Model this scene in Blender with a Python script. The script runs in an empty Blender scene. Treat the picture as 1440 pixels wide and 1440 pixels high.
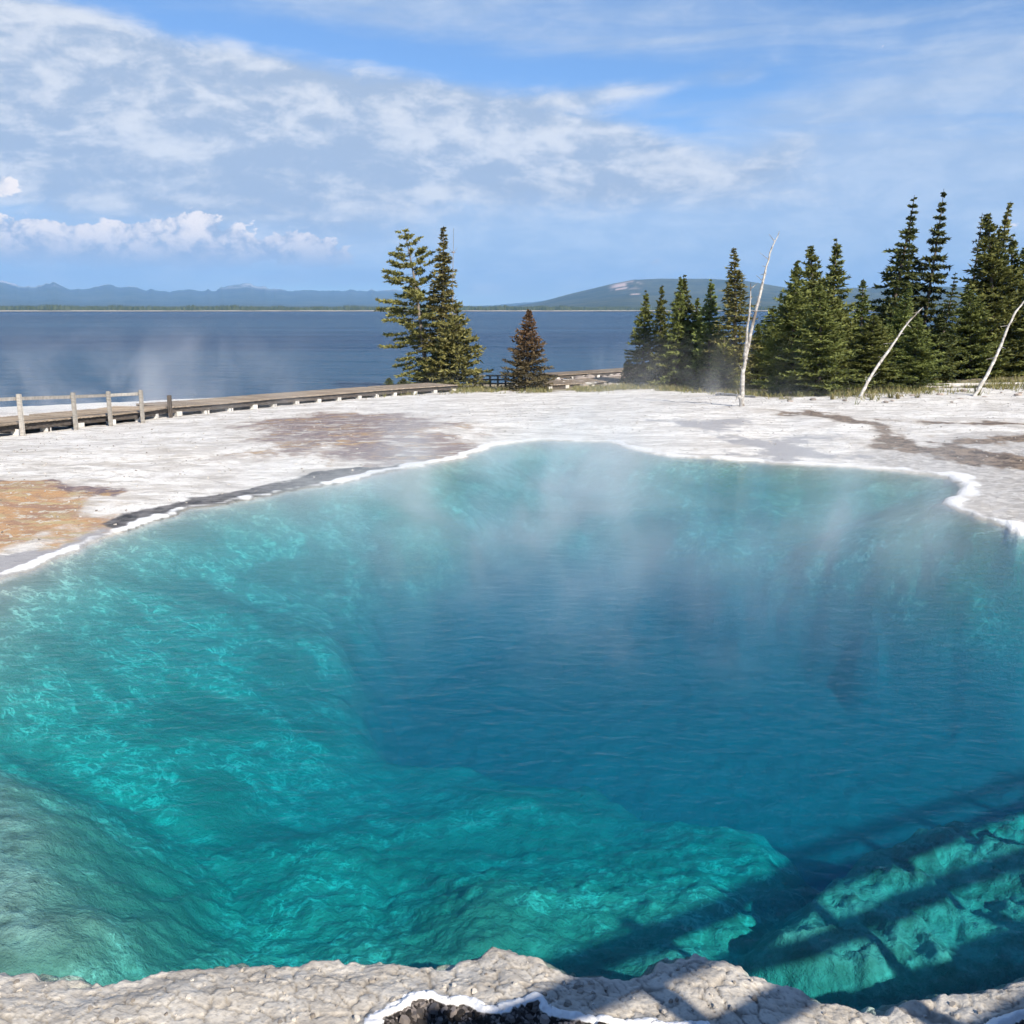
import bpy, math, random
import numpy as np
from mathutils import Vector, Matrix

R = math.radians
sc = bpy.context.scene
COL = sc.collection

# ------------------------------------------------------------------ camera
CAM_H = 2.8
FPX = 1383.0                      # focal length in pixels of the 1440 px photograph
PITCH = R(11.6)
cam_d = bpy.data.cameras.new('camera')
cam = bpy.data.objects.new('camera', cam_d)
COL.objects.link(cam)
cam.location = (0, 0, CAM_H)
cam.rotation_euler = (R(90) - PITCH, 0, 0)
cam_d.sensor_width = 36
cam_d.lens = 36 * FPX / 1440
cam_d.clip_start = 0.05
cam_d.clip_end = 90000
sc.camera = cam

# ------------------------------------------------------------------ render settings
sc.render.engine = 'CYCLES'
cy = sc.cycles
cy.use_denoising = True
cy.max_bounces = 5
cy.diffuse_bounces = 1
cy.use_adaptive_sampling = True
cy.adaptive_threshold = 0.04
cy.glossy_bounces = 1
cy.transmission_bounces = 2
cy.volume_bounces = 1
cy.transparent_max_bounces = 16
cy.caustics_reflective = False
cy.caustics_refractive = False
cy.volume_step_rate = 1.0
cy.volume_max_steps = 128
sc.view_settings.view_transform = 'Standard'
sc.view_settings.look = 'None'
sc.view_settings.gamma = 1
sc.view_settings.use_curve_mapping = False
sc.view_settings.exposure = 0.6

# ------------------------------------------------------------------ node helper
class NG:
    def __init__(s, tree):
        s.t = tree
    def new(s, kind, **kw):
        n = s.t.nodes.new(kind)
        for k, v in kw.items():
            setattr(n, k, v)
        return n
    def put(s, sock, v):
        if isinstance(v, bpy.types.NodeSocket):
            s.t.links.new(v, sock)
        elif v is not None:
            if isinstance(v, (tuple, list)) and len(v) == 3 and sock.type == 'RGBA':
                v = (*v, 1)
            sock.default_value = v
    def m(s, op, a, b=None, c=None, clamp=False):
        n = s.new('ShaderNodeMath', operation=op, use_clamp=clamp)
        for i, v in enumerate((a, b, c)):
            if v is not None:
                s.put(n.inputs[i], v)
        return n.outputs[0]
    def add(s, a, b): return s.m('ADD', a, b)
    def sub(s, a, b): return s.m('SUBTRACT', a, b)
    def mul(s, a, b): return s.m('MULTIPLY', a, b)
    def vm(s, op, a, b=None, out=0):
        n = s.new('ShaderNodeVectorMath', operation=op)
        s.put(n.inputs[0], a)
        if b is not None:
            s.put(n.inputs[1], b)
        return n.outputs[out]
    def sep(s, v):
        n = s.new('ShaderNodeSeparateXYZ'); s.put(n.inputs[0], v); return n.outputs
    def comb(s, x, y, z):
        n = s.new('ShaderNodeCombineXYZ')
        for i, v in enumerate((x, y, z)): s.put(n.inputs[i], v)
        return n.outputs[0]
    def step(s, x, lo, hi, a=0.0, b=1.0):
        n = s.new('ShaderNodeMapRange', interpolation_type='SMOOTHSTEP')
        for i, v in enumerate((x, lo, hi, a, b)): s.put(n.inputs[i], v)
        return n.outputs[0]
    def noise(s, vec, scale, detail=4, rough=0.55, dist=0.0, out=0):
        n = s.new('ShaderNodeTexNoise')
        s.put(n.inputs['Vector'], vec); s.put(n.inputs['Scale'], scale)
        s.put(n.inputs['Detail'], detail); s.put(n.inputs['Roughness'], rough)
        s.put(n.inputs['Distortion'], dist)
        return n.outputs[out]
    def voro(s, vec, scale, feature='F1', out=0, rnd=1.0):
        n = s.new('ShaderNodeTexVoronoi', feature=feature)
        s.put(n.inputs['Vector'], vec); s.put(n.inputs['Scale'], scale)
        s.put(n.inputs['Randomness'], rnd)
        return n.outputs[out]
    def mix(s, f, a, b):
        n = s.new('ShaderNodeMix', data_type='RGBA')
        s.put(n.inputs[0], f); s.put(n.inputs[6], a); s.put(n.inputs[7], b)
        return n.outputs[2]
    def mulc(s, a, b, f=1.0):
        n = s.new('ShaderNodeMix', data_type='RGBA', blend_type='MULTIPLY')
        s.put(n.inputs[0], f); s.put(n.inputs[6], a); s.put(n.inputs[7], b)
        return n.outputs[2]
    def attr(s, name, out='Fac'):
        return s.new('ShaderNodeAttribute', attribute_name=name).outputs[out]
    def bump(s, h, strength=0.5, dist=0.02, normal=None):
        n = s.new('ShaderNodeBump')
        s.put(n.inputs['Height'], h); s.put(n.inputs['Strength'], strength)
        s.put(n.inputs['Distance'], dist)
        if normal is not None: s.put(n.inputs['Normal'], normal)
        return n.outputs[0]
    def coord(s, out='Object'):
        return s.new('ShaderNodeTexCoord').outputs[out]
    def scale(s, v, xyz):
        return s.vm('MULTIPLY', v, xyz)

def material(name):
    m = bpy.data.materials.new(name)
    m.use_nodes = True
    m.node_tree.nodes.clear()
    g = NG(m.node_tree)
    g.out = g.new('ShaderNodeOutputMaterial')
    return m, g

def principled(g, color, rough=0.8, normal=None, spec=0.3, **kw):
    b = g.new('ShaderNodeBsdfPrincipled')
    g.put(b.inputs['Base Color'], color); g.put(b.inputs['Roughness'], rough)
    g.put(b.inputs['Specular IOR Level'], spec)
    for k, v in kw.items(): g.put(b.inputs[k], v)
    if normal is not None: g.put(b.inputs['Normal'], normal)
    return b.outputs[0]

# ------------------------------------------------------------------ pixel rays (photograph measured at 1440 px)
def ray(px, py):
    dx, dy = (px - 720) / FPX, (py - 720) / FPX
    cp, sp = math.cos(PITCH), math.sin(PITCH)
    return dx, cp - sp * dy, -(sp + cp * dy)
def azel(px, py):
    x, y, z = ray(px, py)
    return math.degrees(math.atan2(x, y)), math.degrees(math.atan2(z, math.hypot(x, y)))
def on_plane(px, py, z=0.0):
    x, y, dz = ray(px, py)
    t = (CAM_H - z) / -dz
    return x * t, y * t

# ------------------------------------------------------------------ sun and sky
SUN_EL = R(36)
SUN_DIR = Vector((0.47 * math.cos(SUN_EL), -0.883 * math.cos(SUN_EL), math.sin(SUN_EL))).normalized()
sl = bpy.data.lights.new('sun', 'SUN')
sl.energy = 5.0
sl.angle = R(0.75)
sl.color = (1.0, 0.925, 0.81)
sun = bpy.data.objects.new('sun', sl)
COL.objects.link(sun)
sun.location = (10, -20, 30)
sun.rotation_euler = SUN_DIR.to_track_quat('Z', 'Y').to_euler()

world = bpy.data.worlds.new('World')
sc.world = world
world.use_nodes = True
world.node_tree.nodes.clear()
g = NG(world.node_tree)
sky = g.new('ShaderNodeTexSky', sky_type='NISHITA')
sky.sun_disc = False
sky.sun_elevation = SUN_EL
sky.sun_rotation = math.atan2(SUN_DIR.x, SUN_DIR.y)
sky.altitude = 2300
sky.air_density = 1.1
sky.dust_density = 0.35
sky.ozone_density = 2.0
d = g.vm('NORMALIZE', g.coord('Generated'))
dx, dy, dz = g.sep(d)
az = g.m('DEGREES', g.m('ARCTAN2', dx, dy))
el = g.m('DEGREES', g.m('ARCSINE', dz))
azv = g.comb(az, el, 0.0)
def blob(px, py, wx, wy, tilt=0.0, amp=1.0):
    """a soft ellipse in the sky, centre and half sizes measured in photograph pixels"""
    a0, e0 = azel(px, py)
    mp = g.new('ShaderNodeMapping', vector_type='TEXTURE')
    g.put(mp.inputs[0], azv)
    mp.inputs['Location'].default_value = (a0, e0, 0)
    mp.inputs['Rotation'].default_value = (0, 0, R(tilt))
    mp.inputs['Scale'].default_value = (wx / 25.5 * 1.9, wy / 25.5 * 1.9, 1)
    return g.step(g.vm('LENGTH', mp.outputs[0], None, 1), 1.0, 0.0, 0.0, amp)
def total(l):
    t = l[0]
    for x in l[1:]: t = g.add(t, x)
    return t
warp = g.noise(g.scale(d, (3, 3, 8)), 1.0, 2, 0.5, 0.0, 1)
dw = g.vm('ADD', d, g.scale(g.vm('SUBTRACT', warp, (0.5, 0.5, 0.5)), (0.10, 0.10, 0.03)))
n_big = g.noise(g.scale(dw, (5, 5, 20)), 1.0, 6, 0.60, 0.2)
n_fine = g.noise(g.scale(dw, (19, 19, 46)), 1.0, 5, 0.60, 0.25)
n_cu = g.noise(g.scale(d, (36, 36, 52)), 1.0, 5, 0.62, 0.2)
n_wisp = g.noise(g.scale(dw, (3.2, 3.2, 30)), 1.0, 5, 0.62, 0.6)
# the altocumulus bank that slants down from the upper left
bank = total([blob(60, 150, 420, 105, -9, 1.0), blob(420, 160, 330, 62, -7, 0.95),
              blob(720, 195, 260, 62, -8, 0.8), blob(880, 128, 110, 16, 5, 0.7),
              blob(250, 250, 420, 60, -3, 0.55), blob(900, 240, 220, 40, -6, 0.55),
              blob(60, 60, 110, 40, -14, 0.45), blob(500, 55, 330, 34, -7, -0.45),
              blob(1000, 160, 150, 30, -6, -0.35), blob(1050, 100, 50, 26, 10, 0.45),
              blob(1120, 200, 60, 28, 25, 0.55)])
dens_bank = g.step(g.add(g.add(g.mul(n_big, 0.75), g.mul(n_fine, 0.35)), g.mul(bank, 0.62)), 0.62, 1.12)
# thin veils: high streaks at the top, hazy stratus in the lower sky
veil = total([blob(700, 20, 560, 36, -4, 0.62), blob(1330, 265, 360, 85, 3, 0.85), blob(1300, 120, 260, 40, 6, 0.75),
              blob(700, 345, 1000, 80, 0, 0.85), blob(150, 360, 700, 50, 0, 0.35), blob(1100, 270, 300, 40, 3, 0.35),
              blob(760, 100, 250, 16, -4, -0.3)])
dens_veil = g.mul(g.step(g.add(g.add(g.mul(n_wisp, 0.85), g.mul(n_fine, 0.18)), g.mul(veil, 0.55)), 0.46, 1.02), 0.80)
# low cumulus over the far mountains
cu = total([blob(30, 335, 52, 26, 0, 1.0), blob(150, 340, 60, 24, 0, 0.9), blob(275, 330, 62, 30, 0, 1.1),
            blob(225, 350, 120, 22, 0, 0.7), blob(405, 345, 26, 20, 0, 0.85), blob(450, 350, 42, 24, 0, 0.85), blob(350, 355, 60, 14, 0, 0.6),
            blob(0, 262, 22, 14, 0, 0.8), blob(930, 370, 26, 8, 0, 0.5), blob(1420, 317, 34, 5, 0, 0.42),
            blob(200, 365, 340, 18, 0, 0.35), blob(-300, 330, 200, 35, 0, 0.8)])
dens_cu = g.mul(g.step(g.add(g.mul(g.sub(n_cu, 0.5), 2.2), cu), 0.50, 0.66), g.step(el, 1.6, 3.2))
# lighting of the cloud layers: thicker and finer lumps are brighter on the sunward side
lump = g.step(g.add(g.mul(n_fine, 0.65), g.add(g.mul(n_big, 0.35), g.mul(g.sub(n_cu, .5), .30))), 0.41, 0.64)
c_bank = g.mix(lump, (3.5, 4.25, 5.4), (6.6, 6.8, 7.1))
lump2 = g.step(n_cu, 0.36, 0.60)
c_cu = g.mix(g.mul(lump2, g.step(el, 1.8, 4.6)), (3.6, 4.3, 5.5), (9.8, 8.8, 8.0))
c_veil = g.mix(g.step(n_fine, 0.35, 0.7), (3.7, 4.6, 6.0), (5.0, 5.7, 6.7))
skyc = g.mulc(sky.outputs[0], g.mix(g.step(el, 0, 18), (0.58, 0.80, 1.08), (0.80, 0.98, 1.16)))
skyc = g.mix(dens_veil, skyc, c_veil)
skyc = g.mix(g.mul(dens_bank, 0.93), skyc, c_bank)
skyc = g.mix(g.mul(dens_cu, 0.95), skyc, c_cu)
bg = g.new('ShaderNodeBackground')
g.put(bg.inputs[0], skyc)
bg.inputs[1].default_value = 0.085
world.cycles.sampling_method = 'MANUAL'
world.cycles.sample_map_resolution = 256
wo = g.new('ShaderNodeOutputWorld')
g.t.links.new(bg.outputs[0], wo.inputs[0])

# ------------------------------------------------------------------ numpy noise
rs = np.random.RandomState(7)
PERM = rs.rand(256, 256)
def vnoise(x, y):
    xi = np.floor(x).astype(np.int64); yi = np.floor(y).astype(np.int64)
    fx = x - xi; fy = y - yi
    fx = fx * fx * (3 - 2 * fx); fy = fy * fy * (3 - 2 * fy)
    a = PERM[xi & 255, yi & 255]; b = PERM[(xi + 1) & 255, yi & 255]
    c = PERM[xi & 255, (yi + 1) & 255]; e = PERM[(xi + 1) & 255, (yi + 1) & 255]
    return (a * (1 - fx) + b * fx) * (1 - fy) + (c * (1 - fx) + e * fx) * fy
def fbm(x, y, o=4, gain=0.5):
    t = 0.0; a = 1.0; s = 0.0
    for i in range(o):
        t = t + a * vnoise(x * 2 ** i + 17.3 * i, y * 2 ** i - 9.1 * i); s += a; a *= gain
    return t / s
def ridged(x, y, o=4):
    t = 0.0; a = 1.0; s = 0.0
    for i in range(o):
        t = t + a * (1 - np.abs(2 * vnoise(x * 2 ** i + 31.7 * i, y * 2 ** i + 5.3 * i) - 1)); s += a; a *= 0.5
    return t / s
def voronoi_edge(x, y):
    """distance between the two nearest cells: small along a network of cracks"""
    xi = np.floor(x).astype(np.int64); yi = np.floor(y).astype(np.int64)
    d1 = np.full(x.shape, 9.0); d2 = np.full(x.shape, 9.0)
    for i in (-1, 0, 1):
        for j in (-1, 0, 1):
            cx = xi + i + PERM[(xi + i) & 255, (yi + j) & 255]
            cyy = yi + j + PERM[(yi + j + 91) & 255, (xi + i + 37) & 255]
            dd = np.hypot(cx - x, cyy - y)
            d2 = np.minimum(d2, np.maximum(d1, dd)); d1 = np.minimum(d1, dd)
    return d2 - d1
def sstep(x, a, b):
    t = np.clip((x - a) / (b - a), 0, 1)
    return t * t * (3 - 2 * t)
def poly_sd(P, x, y):
    """signed distance to a polygon, positive inside"""
    P = np.asarray(P, float)
    best = np.full(x.shape, 1e9); inside = np.zeros(x.shape, bool)
    for i in range(len(P)):
        ax, ay = P[i]; bx, by = P[(i + 1) % len(P)]
        ex, ey = bx - ax, by - ay
        t = np.clip(((x - ax) * ex + (y - ay) * ey) / (ex * ex + ey * ey + 1e-12), 0, 1)
        best = np.minimum(best, (x - ax - t * ex) ** 2 + (y - ay - t * ey) ** 2)
        if ay != by:
            inside ^= ((ay > y) != (by > y)) & (x < ex * (y - ay) / (by - ay) + ax)
    best = np.sqrt(best)
    return np.where(inside, best, -best)
def poly_sd_near(P, x, y, margin=1.5):
    P = np.asarray(P, float)
    out = np.full(x.shape, -margin)
    k = (x > P[:, 0].min() - margin) & (x < P[:, 0].max() + margin) & (y > P[:, 1].min() - margin) & (y < P[:, 1].max() + margin)
    if k.any(): out[k] = poly_sd(P, x[k], y[k])
    return out
def smooth_closed(P, n=3):
    P = np.asarray(P, float)
    for _ in range(n):
        Q = np.roll(P, -1, 0)
        P = np.stack([P * .75 + Q * .25, P * .25 + Q * .75], 1).reshape(-1, 2)
    return P

# ------------------------------------------------------------------ lie of the land
LAKE_Z = -1.3
SHORE = [(-3000, 60), (-300, 20), (-80, 26), (-40, 35), (-21, 42), (-6.5, 51), (2, 58), (9, 68), (22, 80), (60, 100), (300, 160), (3000, 600)]
def shore_dist(x, y):
    """metres inland of the lake shore (negative on the lake)"""
    best = np.full(np.shape(x), 1e12); yy = np.interp(x, [p[0] for p in SHORE], [p[1] for p in SHORE])
    for (ax, ay), (bx, by) in zip(SHORE[:-1], SHORE[1:]):
        ex, ey = bx - ax, by - ay
        t = np.clip(((x - ax) * ex + (y - ay) * ey) / (ex * ex + ey * ey), 0, 1)
        best = np.minimum(best, (x - ax - t * ex) ** 2 + (y - ay - t * ey) ** 2)
    best = np.sqrt(best)
    return np.where(y < yy, best, -best)
def land0(x, y):
    x = np.asarray(x, float); y = np.asarray(y, float)
    ds = shore_dist(x, y)
    h = np.interp(ds, [-200, -30, 0, 3, 10, 17, 26, 40, 400], [-12, -4, LAKE_Z, -0.98, -0.72, -0.45, 0.04, 0.07, 3])
    h = h + 0.55 * sstep(x - 0.25 * y, 6, 40) * sstep(ds, 8, 26)
    h = h + 0.75 * sstep(1.9 - y + 0.53 * x, 0.0, 2.4)
    return h
def ground_at(px, py):
    x, y, dz = ray(px, py)
    t = np.concatenate([np.arange(2, 20, .02), np.arange(20, 140, .06)])
    k = int(np.argmax(CAM_H + dz * t <= land0(x * t, y * t)))
    t = float(t[k])
    return Vector((x * t, y * t, float(land0(x * t, y * t))))
def gpoly(pts):
    return np.array([ground_at(*p)[:2] for p in pts])

# outline of the spring, from the near left rim round by the far shore
PX = [(0, 820), (60, 797), (140, 758), (180, 744), (260, 720), (340, 706), (400, 692), (480, 680), (540, 666), (600, 655), (660, 643), (690, 628),
      (760, 620), (850, 622), (885, 632), (950, 643), (1050, 650), (1130, 655), (1200, 658), (1270, 665), (1335, 672), (1355, 686), (1322, 707), (1370, 728), (1440, 752)]
POOL = [on_plane(*p) for p in PX] + [(8.4, 11.2), (9.4, 9.2), (8.8, 7.2), (6.4, 5.6), (4.0, 4.55)]
POOL += [on_plane(*p) for p in [(1440, 1378), (1330, 1392), (1210, 1425), (1130, 1402), (1060, 1378), (975, 1345), (930, 1362), (905, 1385), (800, 1368), (765, 1350), (690, 1334),
                                (675, 1350), (610, 1360), (520, 1352), (390, 1352), (280, 1362), (190, 1385), (130, 1388), (60, 1370), (0, 1365)]]
POOL += [(-2.7, 3.7), (-3.9, 4.3), (-4.9, 5.6), (-5.1, 7.0)]
POOL = np.array(POOL)
POOL_S = smooth_closed(POOL, 2)
ABYSS = smooth_closed([(-2.2, 11.2), (-1.9, 10.1), (-1.2, 9.5), (-.56, 9.2), (.27, 8.95), (.95, 8.6), (1.78, 8.0), (2.0, 7.0), (1.92, 6.2), (1.5, 5.6), (1.3, 5.0), (1.5, 4.2), (2.6, 4.2), (5.5, 5.4),
                       (8.4, 7.4), (9.0, 9.2), (7.9, 11), (6.0, 12.8), (4.5, 14.5), (2.5, 16.5), (.5, 17), (-1.2, 15.8), (-2.2, 13.5)], 2)
LEDGE_L = smooth_closed([on_plane(px, py, -0.15) for px, py in [(-320, 1030), (-80, 1050), (-25, 1072), (25, 1118), (40, 1180), (62, 1240), (98, 1275), (80, 1312), (20, 1330), (-70, 1350), (-320, 1330)]], 2)
LEDGE_R = smooth_closed([on_plane(px, py, -0.5) for px, py in [(1040, 1300), (1100, 1252), (1190, 1195), (1300, 1143), (1440, 1105), (1560, 1090), (1620, 1250), (1480, 1345), (1330, 1362), (1180, 1362), (1080, 1330)]], 2)
PIT = [on_plane(px, py, 0.1) for px, py in [(505, 1452), (545, 1418), (575, 1398), (612, 1388), (640, 1402), (700, 1414), (752, 1402), (800, 1420), (880, 1432), (1010, 1446), (1060, 1520), (480, 1520)]]
PIT_R = [on_plane(px, py, 0.1) for px, py in [(1375, 1446), (1410, 1428), (1470, 1405), (1560, 1420), (1500, 1520), (1380, 1500)]]

def terrain(x, y):
    """height and the surface masks of the ground sheet"""
    n1 = fbm(x * 1.3, y * 1.3, 4); n2 = fbm(x * 5 + 3, y * 5, 4); n3 = fbm(x * .35, y * .35, 3)
    r = np.hypot(x, y)
    near = sstep(5.2 - r, 0.0, 1.2)
    jit = (n1 - .5) * 0.34 + (n2 - .5) * 0.18
    sd = poly_sd_near(POOL, x, y, 12.0) + jit * (0.35 + 0.65 * sstep(r, 4, 9)) + near * (fbm(x * 14, y * 14, 3) - .5) * 0.10
    sds = poly_sd_near(POOL_S, x, y, 12.0)
    sds = sds + (sd - sds) * (1 - 0.85 * sstep(r, 6, 11)) * 1.0
    base = land0(x, y)
    # --- dry ground
    h = base + (n3 - .5) * 0.10 + (n1 - .5) * 0.06 + (n2 - .5) * 0.035
    h = np.where(sd > -4, h * sstep(-sd, 0.1, 3.0 - 1.6 * near) + 0.014 + 0.012 * n2, h)
    nl = fbm(x * 1.6 + 9, y * 1.6, 4, .55)
    lip = np.exp(-((sd + 0.10 + .16 * (nl - .35)) / (0.03 + .006 * np.minimum(r, 25) + .07 * sstep(x, 1, 5) + .04 * sstep(nl, .5, .7))) ** 2) * (0.46 + 0.54 * sstep(nl, .34, .60))
    h = h + lip * 0.012 * (1 - near) + 0.05 * near * sstep(-sd, 0, .3)
    crack = voronoi_edge(x * 9 + n2 * 2.2, y * 9 + n1 * 2.2)
    crack2 = voronoi_edge(x * 21 + n2 * 2, y * 21)
    rim_k = near * sstep(-sd, -0.02, 0.08)
    h = h + rim_k * (0.013 * sstep(crack, 0.0, 0.08) + 0.004 * sstep(crack2, 0.0, 0.12) + 0.04 * (fbm(x * 3, y * 3, 5, .55) - .5) - 0.012)
    # --- dark gravel pits with a white crust round them
    gravel = np.zeros_like(x); pitc = np.zeros_like(x)
    for P in (PIT, PIT_R):
        s = poly_sd_near(P, x, y, 2.0) + (fbm(x * 11, y * 11, 4) - .5) * 0.10
        h = h + 0.022 * np.exp(-((s - 0.01) / 0.030) ** 2) * (0.5 + fbm(x * 30, y * 30, 3)) - 0.11 * sstep(s, 0.03, 0.22)
        h = h + sstep(s, 0.05, 0.12) * 0.05 * (voronoi_edge(x * 26, y * 26) - .3)
        gravel = np.maximum(gravel, sstep(s, 0.025, 0.055)); pw = .030 * sstep(fbm(x * 8 + 4, y * 8, 4, .6), .30, .68); pitc = np.maximum(pitc, sstep(s, -0.010 - pw, 0.012 - pw) * (1 - sstep(s, 0.025, 0.05)))
    # --- basin
    wob = (fbm(x * .9 + 5, y * .9, 4) - .5)
    far = sstep(y, 9, 20)
    sdc = np.maximum(sds, 0)
    gent = sstep(r, 5.5, 10)
    depth = 0.03 + (0.42 + 0.35 * wob - .12 * gent) * sstep(sdc, 0, 0.55 + 1.9 * gent) + .27 * np.minimum(sdc, 5.5)
    sa = poly_sd_near(ABYSS, x, y, 4.0) + wob * 0.7 + (n1 - .5) * 0.3 * (1 - sstep(r, 8, 11))
    wd = 2.1 + 1.0 * sstep(y, 10, 13) + 1.4 * sstep(x, .6, 1.6) * sstep(8.6 - y, 0, 1.5) + 1.5 * sstep(-.3 - x, .8, 2.5)
    depth = depth + 4.4 * sstep(sa, -0.5, wd) * sstep(sdc, 0.05, .5)
    sl_ = poly_sd_near(LEDGE_L, x, y, 3.0) + wob * 0.25 + (n2 - .5) * 0.12
    kl = sstep(sl_, -0.12, 0.2)
    depth = np.minimum(depth, 0.13 + .05 * wob + .8 * (np.sqrt(sl_ ** 2 + .06) - sl_) / 2)
    sr = poly_sd_near(LEDGE_R, x, y, 3.0) + wob * 0.8 + (n1 - .5) * .3
    kr = sstep(sr, -0.35, 0.2)
    depth = np.minimum(depth, .66 + .6 * wob + 1.2 * np.maximum(0, -sr))
    # knobbly crust on the floor
    rough = ridged(x * 3.1 + n1, y * 3.1 + n2, 4) - .55
    knob = fbm(x * 8, y * 8, 4) - .5
    fade = 1 - 0.8 * sstep(depth, 2, 4)
    hb = -depth + (rough * 0.055 + knob * 0.055) * fade * (1 - .85 * sstep(r, 5.5, 8.5)) * (1 - kl) * sstep(depth, 0.05, 0.9) + knob * .04 * (1 - .7 * sstep(r, 6, 9))
    hb = hb + (.15 * kr * (rough + .05) + (.6 * kl + kr) * .06 * (fbm(x * 13, y * 13, 4, .65) - .5))
    hb = np.minimum(hb, -0.012)
    kw = 0.012 + 0.005 * np.minimum(r, 30)
    k = sstep(sd, -kw, kw)
    h = h * (1 - k) + hb * k
    m = dict(under=k, depth=depth * k, lip=lip * (1 - k), gravel=gravel, pitc=pitc, rim=near * (1 - k), sd=sd)
    m['pale'] = k * np.maximum(kl, kr)
    m['crack'] = rim_k * np.maximum(1 - sstep(crack, .02, .10), .7 * (1 - sstep(crack2, .02, .10)))
    return h, m

# ------------------------------------------------------------------ mesh helpers
def mesh_from(name, V, F, attrs=None, smooth=True, mats=()):
    me = bpy.data.meshes.new(name)
    V = np.asarray(V, np.float32); F = np.asarray(F, np.int32)
    n = F.shape[1]
    me.vertices.add(len(V)); me.vertices.foreach_set('co', V.ravel())
    me.loops.add(F.size); me.loops.foreach_set('vertex_index', F.ravel())
    me.polygons.add(len(F))
    me.polygons.foreach_set('loop_start', np.arange(0, F.size, n, dtype=np.int32))
    me.polygons.foreach_set('loop_total', np.full(len(F), n, np.int32))
    me.polygons.foreach_set('use_smooth', np.full(len(F), bool(smooth)))
    for k, v in (attrs or {}).items():
        a = me.attributes.new(k, 'FLOAT', 'POINT'); a.data.foreach_set('value', np.asarray(v, np.float32).ravel())
    for mt in mats: me.materials.append(mt)
    me.update(calc_edges=True); me.validate()
    return me
def link(name, me, parent=None, loc=None, **props):
    o = bpy.data.objects.new(name, me)
    COL.objects.link(o)
    if parent is not None: o.parent = parent
    if loc is not None: o.location = loc
    for k, v in props.items(): o[k] = v
    return o
def thing(name, label, cat, loc=(0, 0, 0), group=None):
    o = link(name, None, None, loc, label=label, category=cat)
    o.empty_display_size = 0.3
    if group: o['group'] = group
    return o
def grid_faces(nr, nc, wrap=False):
    r = np.arange(nr - 1)[:, None]; c = np.arange(nc if wrap else nc - 1)[None, :]
    c2 = (c + 1) % nc
    return np.stack([r * nc + c, r * nc + c2, (r + 1) * nc + c2, (r + 1) * nc + c], -1).reshape(-1, 4)
def tube(path, radii, sides=7, cap=True):
    """tapered tube along a path, quads only"""
    path = [Vector(p) for p in path]
    V = []; prev = Vector((1, 0, 0.01))
    for i, p in enumerate(path):
        t = (path[min(i + 1, len(path) - 1)] - path[max(i - 1, 0)]).normalized()
        a = prev - t * prev.dot(t)
        if a.length < 1e-4: a = Vector((0, 1, 0)) - t * t.y
        a.normalize(); b = t.cross(a); prev = a
        for k in range(sides):
            an = 2 * math.pi * k / sides
            V.append(tuple(p + (a * math.cos(an) + b * math.sin(an)) * radii[i]))
    F = grid_faces(len(path), sides, True)[:, ::-1].tolist()
    if cap:
        for base, pt in ((0, path[0]), ((len(path) - 1) * sides, path[-1])):
            V.append(tuple(pt)); c = len(V) - 1
            for k in range(0, sides):
                F.append([base + k, base + (k + 1) % sides, c, c] if base else [base + (k + 1) % sides, base + k, c, c])
    return V, F
class MB:
    def __init__(s): s.V = []; s.F = []
    def add(s, V, F):
        o = len(s.V); s.V += [tuple(v) for v in V]
        s.F += [[i + o for i in f] for f in F]
        return s
    def tube(s, path, radii, sides=6): return s.add(*tube(path, radii, sides))
    def mesh(s, name, mat, smooth=False):
        me = bpy.data.meshes.new(name)
        me.from_pydata(s.V, [], [list(dict.fromkeys(f)) for f in s.F])
        me.materials.append(mat)
        me.polygons.foreach_set('use_smooth', [smooth] * len(me.polygons))
        me.update()
        return me
def bevel_box(sx, sy, sz, b=0.006, jit=0.0, rnd=None):
    """box with chamfered long edges, its length along X"""
    pts = []
    for x in (-sx / 2, sx / 2):
        for y, z in ((-1, -1 + .0), (-1, 1), (1, 1), (1, -1)):
            y0, z0 = y * sy / 2, z * sz / 2
            cy_, cz_ = y0 - math.copysign(b, y), z0 - math.copysign(b, z)
            pts.append(((x, y0, cz_), (x, cy_, z0)) if (y * z) > 0 else ((x, cy_, z0), (x, y0, cz_)))
    V = [p for pr in pts for p in pr]
    F = [[i, (i + 1) % 8, 8 + (i + 1) % 8, 8 + i] for i in range(8)]
    F += [list(range(7, -1, -1)), list(range(8, 16))]
    if rnd: V = [tuple(c + rnd.uniform(-jit, jit) for c in v) for v in V]
    return V, F

# ------------------------------------------------------------------ ground sheet (rings that widen with distance)
ths = np.concatenate([np.arange(-180, -42, 3.0), np.arange(-42, -31, .6), np.arange(-31, 31, .13), np.arange(31, 42, .6), np.arange(42, 180, 3.0)])
ths = np.radians(ths)
rr = [0.25]
while rr[-1] < 6000:
    r0 = rr[-1]
    f = 0.03 if r0 < 2.6 else 0.0032 if r0 < 5.2 else 0.0062 if r0 < 9 else 0.0085 if r0 < 60 else 0.03 if r0 < 200 else 0.12
    rr.append(r0 * (1 + f))
rr = np.array(rr)
RR, TT = np.meshgrid(rr, ths, indexing='ij')
X = (RR * np.sin(TT)).ravel(); Y = (RR * np.cos(TT)).ravel()
Hh, MK = terrain(X, Y)
def soft(P, w=0.25, amp=0.5, fr=1.6):
    s = poly_sd_near(P, X, Y, 4.0)
    return sstep(s + (fbm(X * fr, Y * fr * .6, 5, .6) - .5) * amp, -w, w)
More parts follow.
